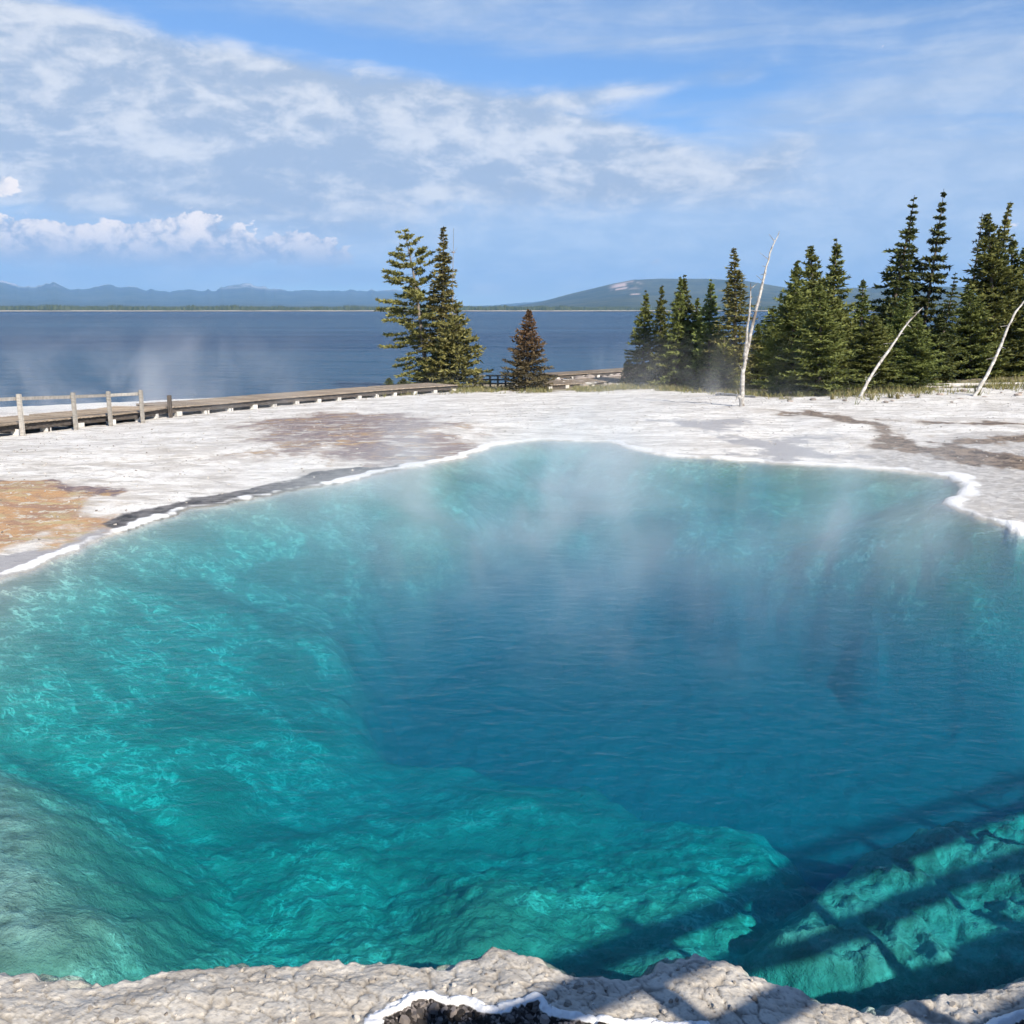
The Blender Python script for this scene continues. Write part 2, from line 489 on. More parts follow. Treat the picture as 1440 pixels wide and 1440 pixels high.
# bacterial mats and run-off, outlined where they lie on the sinter
orange = soft(gpoly([(-160, 672), (0, 676), (70, 682), (112, 690), (128, 712), (140, 728), (118, 742), (70, 758), (0, 774), (-160, 800)]), .6, 1.6, 2.2)
mauve = soft(gpoly([(330, 600), (395, 588), (470, 580), (545, 583), (600, 590), (612, 600), (596, 612), (605, 622), (672, 632), (640, 646), (560, 651), (500, 646), (400, 642), (450, 622), (380, 612)]), 1.6, 3.8, 1.1)
mauve2 = soft(gpoly([(-160, 668), (0, 672), (60, 678), (130, 684), (160, 692), (120, 698), (0, 690), (-160, 690)]), .35, 1.0)
dark = soft(gpoly([(140, 733), (190, 716), (240, 706), (270, 698), (330, 688), (400, 676), (430, 664), (470, 658), (560, 652), (590, 652), (540, 667), (480, 682), (400, 694), (340, 708), (260, 722), (180, 745)]), .16, .45, 2.5)
greyw = soft(gpoly([(-200, 790), (0, 778), (70, 765), (120, 748), (150, 735), (180, 744), (140, 760), (60, 797), (0, 820), (-200, 880)]), .2, .6)
greyr = soft(gpoly([(930, 592), (1000, 588), (1060, 590), (1010, 606), (1070, 618), (1160, 606), (1190, 616), (1130, 628), (1200, 640), (1120, 648), (1050, 648), (1060, 632), (990, 610)]), .9, 2.4)
brown = np.maximum.reduce([soft(gpoly(p), .7, 1.9, 1.9) for p in (
    [(1080, 574), (1150, 580), (1220, 590), (1262, 604), (1275, 618), (1330, 628), (1440, 645), (1600, 665), (1600, 672), (1440, 658), (1320, 642), (1240, 628), (1225, 618), (1240, 604), (1180, 590), (1090, 580)],
    [(1250, 618), (1330, 624), (1440, 612), (1600, 604), (1600, 609), (1440, 620), (1340, 630)],
    [(1210, 588), (1290, 592), (1440, 594), (1600, 592), (1600, 596), (1440, 598), (1300, 596)])])
pebble = soft(gpoly([(1330, 620), (1440, 606), (1700, 600), (1700, 760), (1440, 740), (1360, 720), (1370, 690), (1330, 672), (1260, 655), (1200, 640)]), .4, 1.6)
ds = shore_dist(X, Y)
edge_px = [(-400, 560), (420, 560), (560, 556), (640, 551), (760, 551), (900, 546), (1000, 553), (1090, 560), (1200, 556), (1290, 549), (1440, 541), (1900, 530)]
EDGE = np.array([ground_at(*p)[:2] for p in edge_px])
soil_y = np.interp(X, EDGE[:, 0], EDGE[:, 1])
ns = fbm(X * .5, Y * .5, 5, .6)
soil = sstep(Y - soil_y + (ns - .5) * 5, -1.2, 1.6) * sstep(X, -14, -5)
soil = np.maximum(soil, sstep(-Y, 2, 9) * sstep(ns, .3, .6))
beach = sstep(9 - ds, 0, 5) * sstep(-X, 4, 10)
soil *= 1 - beach
MK.update(orange=orange, mauve=np.maximum(mauve, mauve2), dark=dark, grey=np.maximum(greyw, greyr), brown=brown, pebble=pebble, soil=soil, beach=beach)
for k in ('orange', 'mauve', 'dark', 'grey', 'brown', 'pebble', 'soil', 'beach'):
    MK[k] = MK[k] * (1 - MK['under'])
Hh = Hh - 0.02 * MK['brown'] - 0.012 * MK['orange'] * fbm(X * 4, Y * 4, 3)
Hh = Hh + MK['pebble'] * 0.03 * fbm(X * 7, Y * 7, 3) + MK['soil'] * (fbm(X * 1.7, Y * 1.7, 4) - .5) * .16
del MK['sd']

mat_ground, g = material('sinter ground')
P = g.coord('Object')
nA = g.noise(g.scale(P, (0.55, 1.2, 1)), 1.0, 6, 0.68, 0.6)
nB = g.noise(P, 5.0, 6, 0.68)
nC = g.noise(P, 34.0, 3, 0.7)
nS = g.noise(g.scale(P, (0.8, 1.9, 1)), 1.7, 6, 0.70, 0.5)
def brk(name, amp=1.0, lo=.28, hi=.78):
    return g.step(g.add(g.attr(name), g.mul(g.sub(g.mul(g.add(g.add(nA, nB), nS), .333), .5), amp * 2.6)), lo, hi)
col = g.mix(g.step(nA, .36, .60), (.56, .52, .47), (.85, .815, .755))
col = g.mix(g.mul(g.step(nS, .52, .62), .7), col, (.40, .365, .32))
col = g.mix(g.mul(g.step(nB, .50, .64), .60), col, (.50, .455, .40))
col = g.mix(g.mul(g.step(nS, .46, .36), .8), col, (.90, .875, .83))
col = g.mix(g.mul(g.mul(g.step(nC, .56, .66), g.step(nA, .42, .60)), .6), col, (.28, .25, .22))
tan = g.mul(g.m('MAXIMUM', g.m('MAXIMUM', g.attr('mauve'), g.attr('orange')), g.m('MAXIMUM', g.mul(g.attr('brown'), 1.0), g.mul(g.attr('pebble'), .8))), .65)
col = g.mix(tan, col, (.50, .41, .31))
peb = g.voro(P, 11.0, 'F1', 1)
pebv = g.sep(peb)[0]
col = g.mix(g.mul(g.attr('pebble'), .8), col, g.mix(pebv, (.30, .28, .26), (.62, .60, .57)))
col = g.mix(g.mul(brk('grey'), .9), col, g.mix(nB, (.30, .29, .30), (.43, .42, .42)))
mv = g.mix(g.step(nB, .40, .60), (.19, .145, .15), (.33, .25, .22))
mv = g.mix(g.mul(g.step(nA, .50, .60), g.step(nB, .42, .56)), mv, (.43, .28, .14))
mv = g.mix(g.step(nS, .54, .60), mv, (.60, .56, .50))
mv = g.mix(g.mul(g.step(nC, .54, .64), .6), mv, (.12, .09, .085))
col = g.mix(brk('mauve', 1.0, .16, .56), col, mv)
orr = g.mix(g.step(nA, .40, .56), (.38, .235, .16), (.54, .325, .165))
orr = g.mix(g.mul(g.step(nS, .50, .60), .8), orr, (.50, .41, .23))
orr = g.mix(g.step(nB, .55, .63), orr, (.60, .55, .45))
orr = g.mix(g.mul(g.step(nB, .42, .34), .7), orr, (.25, .15, .12))
orr = g.mix(g.mul(g.step(nC, .56, .66), .5), orr, (.20, .14, .10))
col = g.mix(brk('orange', .8), col, orr)
col = g.mix(brk('brown', .8, .27, .66), col, g.mix(g.step(g.add(nB, g.mul(g.sub(nC, .5), .6)), .36, .62), (.07, .048, .034), (.29, .215, .15)))
col = g.mix(brk('dark', .7), col, g.mix(g.step(g.mul(g.add(nB, nA), .5), .40, .60), (.035, .033, .033), (.22, .205, .195)))
col = g.mix(g.step(g.attr('lip'), .28, .6), col, (.84, .83, .81))
rimc = g.mix(g.step(nB, .36, .62), (.46, .41, .345), (.63, .58, .505))
rimc = g.mix(g.mul(g.step(nC, .5, .7), .35), rimc, (.24, .215, .19))
rimc = g.mix(g.mul(g.attr('crack'), .6), rimc, (.14, .12, .10))
col = g.mix(g.attr('rim'), col, rimc)
gv = g.sep(g.voro(P, 85.0, 'F1', 1))
col = g.mix(g.step(g.attr('gravel'), .35, .65), col, g.mix(g.m('POWER', gv[0], 3.0), (.018, .015, .014), (.30, .26, .24)))
col = g.mix(g.step(g.attr('pitc'), .3, .6), col, (.86, .85, .84))
soilc = g.mix(g.step(nA, .35, .65), (.16, .13, .075), (.30, .24, .15))
soilc = g.mix(g.step(nB, .5, .68), soilc, (.12, .13, .05))
col = g.mix(g.mul(brk('soil', .6), .9), col, soilc)
col = g.mix(g.attr('beach'), col, g.mix(nA, (.62, .59, .54), (.78, .76, .71)))
# floor of the spring: pale crust with yellow-green film, ripple light painted on as bright lines, darker down in the throat
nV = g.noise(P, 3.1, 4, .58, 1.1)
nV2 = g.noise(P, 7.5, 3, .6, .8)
caustic_paint = g.mul(g.m('MAXIMUM', g.step(g.m('ABSOLUTE', g.sub(nV, .5)), .045, .0), g.mul(g.step(g.m('ABSOLUTE', g.sub(nV2, .5)), .05, 0.0), .7)), g.step(nB, .42, .60))  # thin bright lines: sunlight focused by ripples, painted into the floor colour
nF = g.noise(P, 1.1, 5, .62, .4)
uc = g.mix(g.step(nF, .36, .62), (.20, .21, .165), (.29, .29, .235))
uc = g.mix(g.mul(g.mul(g.mul(caustic_paint, .85), g.step(g.attr('depth'), 2.2, 1.2)), g.step(nF, .40, .60)), uc, (.78, .79, .66))
uc = g.mix(g.mul(g.step(nB, .56, .68), .3), uc, (.13, .135, .10))
uc = g.mix(g.mul(g.attr('pale'), .85), uc, g.mix(g.step(nB, .36, .6), (.15, .14, .12), (.38, .36, .315)))
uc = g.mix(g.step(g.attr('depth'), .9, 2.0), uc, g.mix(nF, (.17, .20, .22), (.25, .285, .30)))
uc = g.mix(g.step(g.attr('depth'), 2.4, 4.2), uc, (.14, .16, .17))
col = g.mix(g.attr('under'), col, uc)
hgt = g.add(g.mul(nC, .5), g.mul(nB, 1.0))
nrm = g.bump(hgt, g.m('MULTIPLY_ADD', g.attr('rim'), -.5, .8), .05)
wet = g.m('MAXIMUM', g.attr('dark'), g.m('MAXIMUM', g.mul(g.attr('brown'), .6), g.mul(g.attr('grey'), .5)))
rgh = g.m('SUBTRACT', .9, g.mul(wet, .22))
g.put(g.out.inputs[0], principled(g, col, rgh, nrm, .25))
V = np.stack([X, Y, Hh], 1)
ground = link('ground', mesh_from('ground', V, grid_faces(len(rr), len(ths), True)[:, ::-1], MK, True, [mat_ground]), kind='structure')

# ------------------------------------------------------------------ spring water
mat_water, g = material('spring water')
P = g.coord('Object')
rip = g.add(g.noise(g.scale(P, (1.0, 1.8, 1)), 4.2, 4, .55, .5), g.mul(g.noise(g.scale(P, (1.0, 1.6, 1)), 15.0, 3, .5, .3), .30))
nrm = g.bump(rip, .5, .020)
# Schlick reflectance, the same from above and from below the surface
cosv = g.m('ABSOLUTE', g.vm('DOT_PRODUCT', nrm, g.new('ShaderNodeNewGeometry').outputs['Incoming'], 1))
fres = g.m('MULTIPLY_ADD', g.m('POWER', g.m('SUBTRACT', 1.0, cosv, None, True), 5.0), .98, .02)
tr = g.new('ShaderNodeBsdfTransparent')
gl = g.new('ShaderNodeBsdfGlossy'); gl.inputs['Roughness'].default_value = 0.06; g.put(gl.inputs['Normal'], nrm)
mx = g.new('ShaderNodeMixShader')
g.put(mx.inputs[0], fres); g.put(mx.inputs[1], tr.outputs[0]); g.put(mx.inputs[2], gl.outputs[0])
g.put(g.out.inputs[0], mx.outputs[0])
va = g.new('ShaderNodeVolumeAbsorption'); va.inputs['Density'].default_value = 1.25
va.inputs['Color'].default_value = (0.0, 0.893, 0.935, 1)
vs = g.new('ShaderNodeVolumeScatter'); vs.inputs['Density'].default_value = 0.08
vs.inputs['Color'].default_value = (0.0, 0.41, 0.53, 1)
ad = g.new('ShaderNodeAddShader'); g.put(ad.inputs[0], va.outputs[0]); g.put(ad.inputs[1], vs.outputs[0])
g.put(g.out.inputs[1], ad.outputs[0])
def offset_poly(Pn, dd):
    Pn = np.asarray(Pn); a = np.roll(Pn, 1, 0); b = np.roll(Pn, -1, 0)
    t = b - a; n = np.stack([t[:, 1], -t[:, 0]], 1); n /= np.linalg.norm(n, axis=1)[:, None] + 1e-9
    area = 0.5 * np.sum(Pn[:, 0] * np.roll(Pn[:, 1], -1) - np.roll(Pn[:, 0], -1) * Pn[:, 1])
    return Pn + n * dd * (1 if area > 0 else -1)
WO = offset_poly(POOL, 0.22)
n = len(WO)
Vw = [(x, y, 0.0) for x, y in WO] + [(x, y, -9.0) for x, y in WO]
if 0.5 * np.sum(WO[:, 0] * np.roll(WO[:, 1], -1) - np.roll(WO[:, 0], -1) * WO[:, 1]) < 0:
    Fw = [list(range(n - 1, -1, -1)), list(range(n, 2 * n))] + [[i, (i + 1) % n, n + (i + 1) % n, n + i] for i in range(n)]
else:
    Fw = [list(range(n)), list(range(2 * n - 1, n - 1, -1))] + [[(i + 1) % n, i, n + i, n + (i + 1) % n] for i in range(n)]
me = bpy.data.meshes.new('spring_water'); me.from_pydata(Vw, [], Fw); me.materials.append(mat_water)
link('spring_water', me, kind='structure')

# ------------------------------------------------------------------ lake
mat_lake, g = material('lake water')
P = g.coord('Object')
w = g.add(g.noise(g.scale(P, (.55, 1.3, 1)), 1.0, 6, .6, .4), g.mul(g.noise(g.scale(P, (.05, .16, 1)), 1.0, 5, .65, .5), 5.0))
streak = g.mul(g.add(g.noise(g.scale(P, (.006, .05, 1)), 1.0, 5, .68, .6), g.noise(g.scale(P, (.0022, .011, 1)), 1.0, 3, .6, .4)), .5)
nrm = g.bump(w, g.step(streak, .3, .65, .5, 1.0), 2.6)
lc = g.mix(g.step(streak, .40, .62), (.004, .026, .075), (.022, .085, .165))
g.put(g.out.inputs[0], principled(g, lc, .22, nrm, .17, IOR=1.33))
xs = np.concatenate([-np.geomspace(14000, 60, 24), np.linspace(-50, 50, 6), np.geomspace(60, 14000, 24)])
ys = np.concatenate([[0], np.geomspace(4, 4200, 34)])
gx, gy = np.meshgrid(xs, ys)
gy = gy + np.interp(gx, [p[0] for p in SHORE], [p[1] for p in SHORE]) - 7
link('lake', mesh_from('lake', np.stack([gx.ravel(), gy.ravel(), np.full(gx.size, LAKE_Z)], 1), grid_faces(len(ys), len(xs)), None, True, [mat_lake]), kind='structure')

# ------------------------------------------------------------------ far shore and mountains
ta = np.radians(np.arange(-58, 58, .09))
ra = np.concatenate([np.linspace(2380, 2700, 9), np.geomspace(2760, 17500, 120)])
RA, TA = np.meshgrid(ra, ta, indexing='ij')
fx, fy = (RA * np.sin(TA)).ravel(), (RA * np.cos(TA)).ravel()
ad_ = np.degrees(TA.ravel()); rf = RA.ravel()
shore_r = 2500 + 120 * (fbm(ad_ * .25 + 40, ad_ * 0 + 3, 4) - .5) * 2 + 500 * sstep(ad_, 2, 8)
hf = LAKE_Z + np.interp(rf - shore_r, [-150, 0, 25, 60, 600, 4000], [-6, 0.2, 2.5, 4.5, 7, 28])
def ridge(pts):
    A = np.array([[azel(px, py)[0], math.tan(R(azel(px, py)[1]))] for px, py in pts])
    return np.interp(ad_, A[:, 0], A[:, 1])
left_r = ridge([(-900, 405), (-300, 410), (-120, 404), (-40, 408), (0, 401), (18, 404), (40, 408), (60, 404), (78, 403), (100, 411), (120, 408), (150, 405), (185, 408), (205, 411), (250, 412), (300, 411), (335, 406), (360, 406), (390, 411), (430, 413), (470, 413), (510, 412), (545, 411), (580, 414), (610, 424), (640, 431), (700, 430), (760, 425), (800, 420), (900, 417), (1500, 415), (2200, 410)]) * 14500
left_r *= 1.12 + .30 * (ridged(ad_ * 1.7, ad_ * 0 + 2, 5) - .5)
prof = np.interp(rf, [7000, 11000, 14500, 17500], [0, .32, 1, .55])
hf = np.maximum(hf, left_r * (prof + (ridged(fx / 1500, fy / 1500, 5) - .55) * .35 * prof * (1 - prof * .55)))
right_r = ridge([(560, 437), (640, 435), (720, 430), (760, 424), (800, 413), (830, 406), (860, 399), (890, 393), (930, 391), (1000, 391), (1050, 394), (1090, 401), (1130, 407), (1200, 404), (1330, 402), (1440, 404), (1700, 408), (2200, 415)]) * 6800
prof2 = np.interp(rf, [3300, 4600, 6000, 6800, 9000], [0, .2, .55, 1, .6])
hf = np.maximum(hf, right_r * (prof2 + (fbm(fx / 700, fy / 700, 5) - .5) * .35 * prof2 * (1 - prof2 * .8)))
ca, ce = azel(880, 405)
cliff = sstep(1 - np.abs((ad_ - ca) / 1.1), 0, .6) * sstep(1 - np.abs((rf - 6450) / 330), 0, .5) * sstep(fbm(fx / 70, fy / 110, 5, .65), .47, .55)
ca2, _ = azel(893, 420)
cliff = np.maximum(cliff, sstep(1 - np.abs((ad_ - ca2) / .35), 0, .6) * sstep(1 - np.abs((rf - 5600) / 160), 0, .5) * .9)
snow = .6 * sstep(hf, 240, 330) * sstep(ridged(fx / 900, fy / 900, 4), .68, .80) * sstep(-ad_, 4, 6)
sand = sstep(55 - (rf - shore_r), 0, 30) * sstep(rf - shore_r, -40, -5)
mat_far, g = material('far land')
P = g.coord('Object')
nn = g.noise(P, .004, 8, .65); n2_ = g.noise(P, .02, 6, .7)
fc = g.mix(g.step(nn, .38, .62), (.045, .065, .040), (.105, .115, .065))
fc = g.mix(g.mul(g.step(n2_, .5, .65), .5), fc, (.03, .045, .03))
fc = g.mix(g.attr('cliff'), fc, (.62, .47, .40))
fc = g.mix(g.attr('snow'), fc, (.75, .75, .78))
fc = g.mix(g.attr('sand'), fc, (.55, .50, .43))
g.put(g.out.inputs[0], principled(g, fc, .95, g.bump(n2_, .6, 14), .1))
link('far_hills', mesh_from('far_hills', np.stack([fx, fy, hf], 1), grid_faces(len(ra), len(ta)), dict(cliff=cliff, snow=snow, sand=sand), True, [mat_far]), kind='structure')

# the wood along the far shore, one mass of thousands of small crowns
rng = np.random.RandomState(3)
NT = 15000
fa = rng.uniform(-50, 50, NT); off = np.abs(rng.exponential(130, NT)) + 45
srr = 2500 + 120 * (fbm(fa * .25 + 40, fa * 0 + 3, 4) - .5) * 2 + 500 * sstep(fa, 2, 8)
fr_ = srr + off
tx, ty = fr_ * np.sin(np.radians(fa)), fr_ * np.cos(np.radians(fa))
tz = LAKE_Z + np.interp(off, [0, 25, 60, 600, 4000], [0.2, 2.5, 4.5, 7, 28]) - .5
th = rng.uniform(6, 13, NT) * (0.55 + .8 * fbm(fa * 1.3, fa * 0 + 8, 4)); tw = rng.uniform(1.6, 3.2, NT)
ang = np.arange(5) * 2 * np.pi / 5
Vf = np.zeros((NT, 6, 3)); 
for k in range(5):
    Vf[:, k, 0] = tx + tw * np.cos(ang[k]) * rng.uniform(.7, 1.2, NT); Vf[:, k, 1] = ty + tw * np.sin(ang[k]); Vf[:, k, 2] = tz + th * rng.uniform(.0, .18, NT)
Vf[:, 5] = np.stack([tx, ty, tz + th], 1)
Ff = np.array([[k, (k + 1) % 5, 5] for k in range(5)])[None] + np.arange(NT)[:, None, None] * 6
tint = np.repeat(rng.rand(NT), 6)
mat_wood, g = material('far wood')
g.put(g.out.inputs[0], principled(g, g.mix(g.attr('tint'), (.035, .055, .028), (.10, .12, .06)), .95, None, .1))
link('far_forest', mesh_from('far_forest', Vf.reshape(-1, 3), Ff.reshape(-1, 3), dict(tint=tint), False, [mat_wood]), kind='stuff',
     label='dark evergreen wood along the far lake shore', category='forest')

# ------------------------------------------------------------------ materials for trees and timber
def leaf_material(name, dark, light, tip=None, tip_amt=0.0):
    m, g = material(name)
    c = g.mix(g.attr('tint'), dark, light)
    nz = g.noise(g.coord('Object'), 1.1, 3, .6)
    c = g.mix(g.mul(g.step(nz, .45, .68), .55), c, light)
    if tip: c = g.mix(g.mul(g.step(g.attr('high'), .15, .75), tip_amt), c, tip)
    oi = g.new('ShaderNodeObjectInfo').outputs['Random']
    hs = g.new('ShaderNodeHueSaturation')
    g.put(hs.inputs['Hue'], g.m('MULTIPLY_ADD', oi, .03, .485)); g.put(hs.inputs['Value'], g.m('MULTIPLY_ADD', oi, .45, .80))
    g.put(hs.inputs['Color'], c)
    b = principled(g, hs.outputs[0], .65, None, .25)
    t = g.new('ShaderNodeBsdfTranslucent'); g.put(t.inputs[0], hs.outputs[0])
    x = g.new('ShaderNodeMixShader'); x.inputs[0].default_value = .22
    g.put(x.inputs[1], b); g.put(x.inputs[2], t.outputs[0])
    g.put(g.out.inputs[0], x.outputs[0])
    return m
LEAF_GREEN = leaf_material('pine needles', (.042, .060, .016), (.235, .255, .070))
LEAF_DARK = leaf_material('spruce needles', (.026, .040, .014), (.140, .160, .048))
LEAF_OLIVE = leaf_material('lodgepole needles', (.066, .070, .022), (.300, .275, .090))
LEAF_BROWN = leaf_material('dying needles', (.085, .072, .040), (.190, .160, .075), (.215, .128, .066), .75)
LEAF_GREY = leaf_material('thin grey needles', (.050, .055, .040), (.10, .105, .075))

def wood_material(name, a, b, scale=(1, 1, 8), spots=0.0, rough=.85):
    m, g = material(name)
    P = g.coord('Object')
    n = g.noise(g.scale(P, scale), 6.0, 6, .65, .3)
    c = g.mix(g.step(n, .32, .68), a, b)
    if spots:
        c = g.mix(g.mul(g.step(g.noise(g.scale(P, (1, 1, .5)), 5.0, 4, .6), .54, .62), spots), c, (.20, .17, .14))
    oi = g.new('ShaderNodeObjectInfo').outputs['Random']
    hs = g.new('ShaderNodeHueSaturation'); g.put(hs.inputs['Value'], g.m('MULTIPLY_ADD', oi, .40, .78)); g.put(hs.inputs['Color'], c)
    g.put(g.out.inputs[0], principled(g, hs.outputs[0], rough, g.bump(n, .5, .01), .2))
    return m
BARK = wood_material('pine bark', (.16, .13, .105), (.36, .31, .26))
BARK_DARK = wood_material('spruce bark', (.07, .055, .045), (.17, .14, .115))
BLEACHED = wood_material('bleached snag wood', (.30, .275, .245), (.62, .59, .54), (1, 1, 1.5), 1.0)
PLANK = wood_material('weathered deck board', (.24, .185, .135), (.42, .35, .275), (1, 6, 6))
POSTWOOD = wood_material('grey post timber', (.27, .25, .22), (.45, .42, .38), (4, 4, 1))
DARKWOOD = wood_material('dark beam timber', (.05, .042, .036), (.13, .11, .095), (1, 6, 6))
FOOTING = wood_material('pale footing block', (.60, .57, .52), (.78, .75, .70), (2, 2, 2))

# ------------------------------------------------------------------ conifers
def conifer(seed, H, Rr, t0=.05, prof='cone', whorls=34, nb=5, droop=.25, up=.15, blades=5, blen=.20, bw=.045, bare=0.0, lean=0.0, trunk_r=None, twig=.36, leaf=None, bark=None, ragged=.25, tiered=False):
    """one tree as (trunk mesh with limbs, crown mesh of needle sprays)"""
    rnd = random.Random(seed); nr = np.random.RandomState(seed)
    tr = trunk_r or H * .014
    pth, rad = [], []
    for i in range(11):
        t = i / 10
        pth.append(Vector((lean * H * t ** 1.6 + math.sin(t * 5 + seed) * .012 * H * t, math.cos(t * 4 + seed) * .008 * H * t, H * t - .15 * (1 - t))))
        rad.append(tr * (1 - t) ** .85 * (1.25 if i == 0 else 1) + .008)
    mb = MB(); mb.tube(pth, rad, 7)
    def at(t):
        f = min(max(t, 0), .9999) * 10; i = int(f)
        return pth[i].lerp(pth[i + 1], f - i)
    O, D, L, T, HI = [], [], [], [], []
    for w in range(whorls):
        t = t0 + (1 - t0) * ((w + rnd.uniform(-.3, .3)) / whorls)
        t = min(max(t, t0), .985)
        u = (t - t0) / (1 - t0)
        if prof == 'cone': pr = (1 - u) ** .9 * (.8 + .2 * min(1, u / .10))
        elif prof == 'bushy': pr = min(1, .75 + u * 1.2) * (1 - u ** 1.35) ** .95
        elif prof == 'spire': pr = (1 - u) ** .95 * (.92 + .16 * math.sin(w * 1.9)) * (.7 + .3 * min(1, u / .15))
        else: pr = (.35 + .65 * math.sin(math.pi * min(1, u * .85 + .15))) * (1 - u ** 4) ** .5 + .04     # open lodgepole
        n = max(3, int(nb * (1.0 if u < .8 else .7) + rnd.uniform(-.5, .9)))
        a0 = rnd.uniform(0, 6.28)
        for k in range(n):
            if rnd.random() < bare: continue
            a = a0 + 6.283 * k / n + rnd.uniform(-.35, .35)
            bl = Rr * pr * rnd.uniform(1 - ragged * 1.4, 1 + ragged * .6)
            if bl < .03: bl = .03
            sm = min(1.0, .45 + 1.9 * pr)
            el = up + (u - .4) * .9 * up * 2 - droop * (1 - u) + rnd.uniform(-.12, .12)
            base = at(min(.985, t + rnd.uniform(-.55, .55) * (1 - t0) / whorls * (0.35 if tiered else 1.0)))
            dr = Vector((math.cos(a) * math.cos(el), math.sin(a) * math.cos(el), math.sin(el)))
            def bp(s): return base + dr * (bl * s) + Vector((0, 0, -droop * .35 * bl * s * s + .16 * bl * s ** 3))
            if bl > .25:
                mb.tube([bp(0), bp(.5), bp(1)], [max(.006, tr * .20 * (1 - t) + .006), .006, .003], 3)
            nt = max(3, int(bl / .085))
            sidev = Vector((-math.sin(a), math.cos(a), 0))
            for q in range(nt):
                s = .12 + .9 * (q + rnd.random()) / nt if prof != 'open' else .38 + .66 * (q + rnd.random()) / nt
                p0 = bp(min(s, 1.0))
                sg = 1 if q % 2 else -1
                tl = twig * bl * (1.05 - .6 * min(1, s)) * rnd.uniform(.5, 1.15) + .05 * sm
                td = (dr * .75 + sidev * sg * rnd.uniform(.35, 1.0) + Vector((0, 0, rnd.uniform(-.10, .30)))).normalized()
                tn = rnd.random() * .5 + .35 * min(1, s)
                for b in range(blades):
                    ss = (b + rnd.random()) / blades
                    O.append(p0 + td * (tl * ss)); D.append(td); L.append(blen * sm * rnd.uniform(.6, 1.3)); T.append(tn + rnd.uniform(-.15, .25)); HI.append(u)
    O = np.array([tuple(v) for v in O]); D = np.array([tuple(v) for v in D]); L = np.array(L)[:, None]
    N = len(O)
    D = D * .75 + nr.normal(0, .52, (N, 3)); D[:, 2] += .12
    D /= np.linalg.norm(D, axis=1)[:, None]
    S = np.cross(D, nr.normal(0, 1, (N, 3))); S /= np.linalg.norm(S, axis=1)[:, None] + 1e-9
    W = bw * nr.uniform(.7, 1.3, (N, 1))
    V = np.stack([O - D * L * .25, O + D * L * .35 + S * W, O + D * L, O + D * L * .35 - S * W], 1).reshape(-1, 3)
    F = np.arange(N * 4).reshape(-1, 4)
    crown = mesh_from('crown', V, F, dict(tint=np.repeat(np.clip(T, 0, 1), 4), high=np.repeat(HI, 4)), False, [leaf])
    return mb.mesh('trunk', bark or BARK, True), crown, H, Rr

KINDS = {
    'open':   conifer(11, 7.5, 1.25, .10, 'open', 34, 5, .30, .22, 14, .15, .028, .14, -.01, .09, .34, LEAF_OLIVE, BARK, .50),
    'narrow': conifer(12, 7.5, .85, .10, 'spire', 44, 6, .35, .15, 8, .15, .030, .06, 0, .08, .36, LEAF_OLIVE, BARK, .35),
    'bushyo': conifer(13, 4.0, 1.15, .06, 'bushy', 24, 6, .15, .30, 6, .18, .038, .05, .03, .07, .40, LEAF_OLIVE, BARK, .30),
    'brown':  conifer(14, 4.0, .98, .03, 'cone', 38, 7, .15, .25, 7, .13, .028, .08, .0, .07, .38, LEAF_BROWN, BARK_DARK, .38),
    'fir1':   conifer(15, 6.0, 1.05, .04, 'cone', 36, 6, .28, .20, 9, .165, .032, .04, .0, .08, .36, LEAF_GREEN, BARK_DARK, .42),
    'fir2':   conifer(16, 6.0, .95, .04, 'spire', 34, 6, .32, .18, 9, .165, .032, .06, .015, .08, .36, LEAF_GREEN, BARK_DARK, .48),
    'bushy1': conifer(17, 7.0, 1.45, .03, 'bushy', 38, 7, .15, .35, 9, .18, .034, .03, .0, .09, .36, LEAF_GREEN, BARK_DARK, .42),
    'bushy2': conifer(18, 7.0, 1.35, .03, 'cone', 38, 7, .18, .32, 9, .18, .034, .03, .0, .09, .36, LEAF_GREEN, BARK_DARK, .45),
    'spruce1': conifer(19, 9.5, 1.35, .06, 'spire', 30, 6, .50, .10, 8, .22, .046, .06, .0, .11, .32, LEAF_DARK, BARK_DARK, .40, True),
    'spruce2': conifer(20, 9.5, 1.15, .06, 'spire', 24, 6, .42, .14, 10, .22, .046, .08, .01, .10, .30, LEAF_DARK, BARK_DARK, .42, True),
    'thin':   conifer(21, 8.0, .75, .12, 'spire', 26, 4, .45, .10, 4, .16, .028, .25, .0, .07, .34, LEAF_GREY, BARK_DARK, .5),
    'young':  conifer(22, 1.0, .42, .03, 'cone', 14, 6, .10, .35, 5, .09, .022, 0, .0, .02, .40, LEAF_DARK, BARK_DARK, .2),
}
used_kind = {}
TREE_ROOTS = []
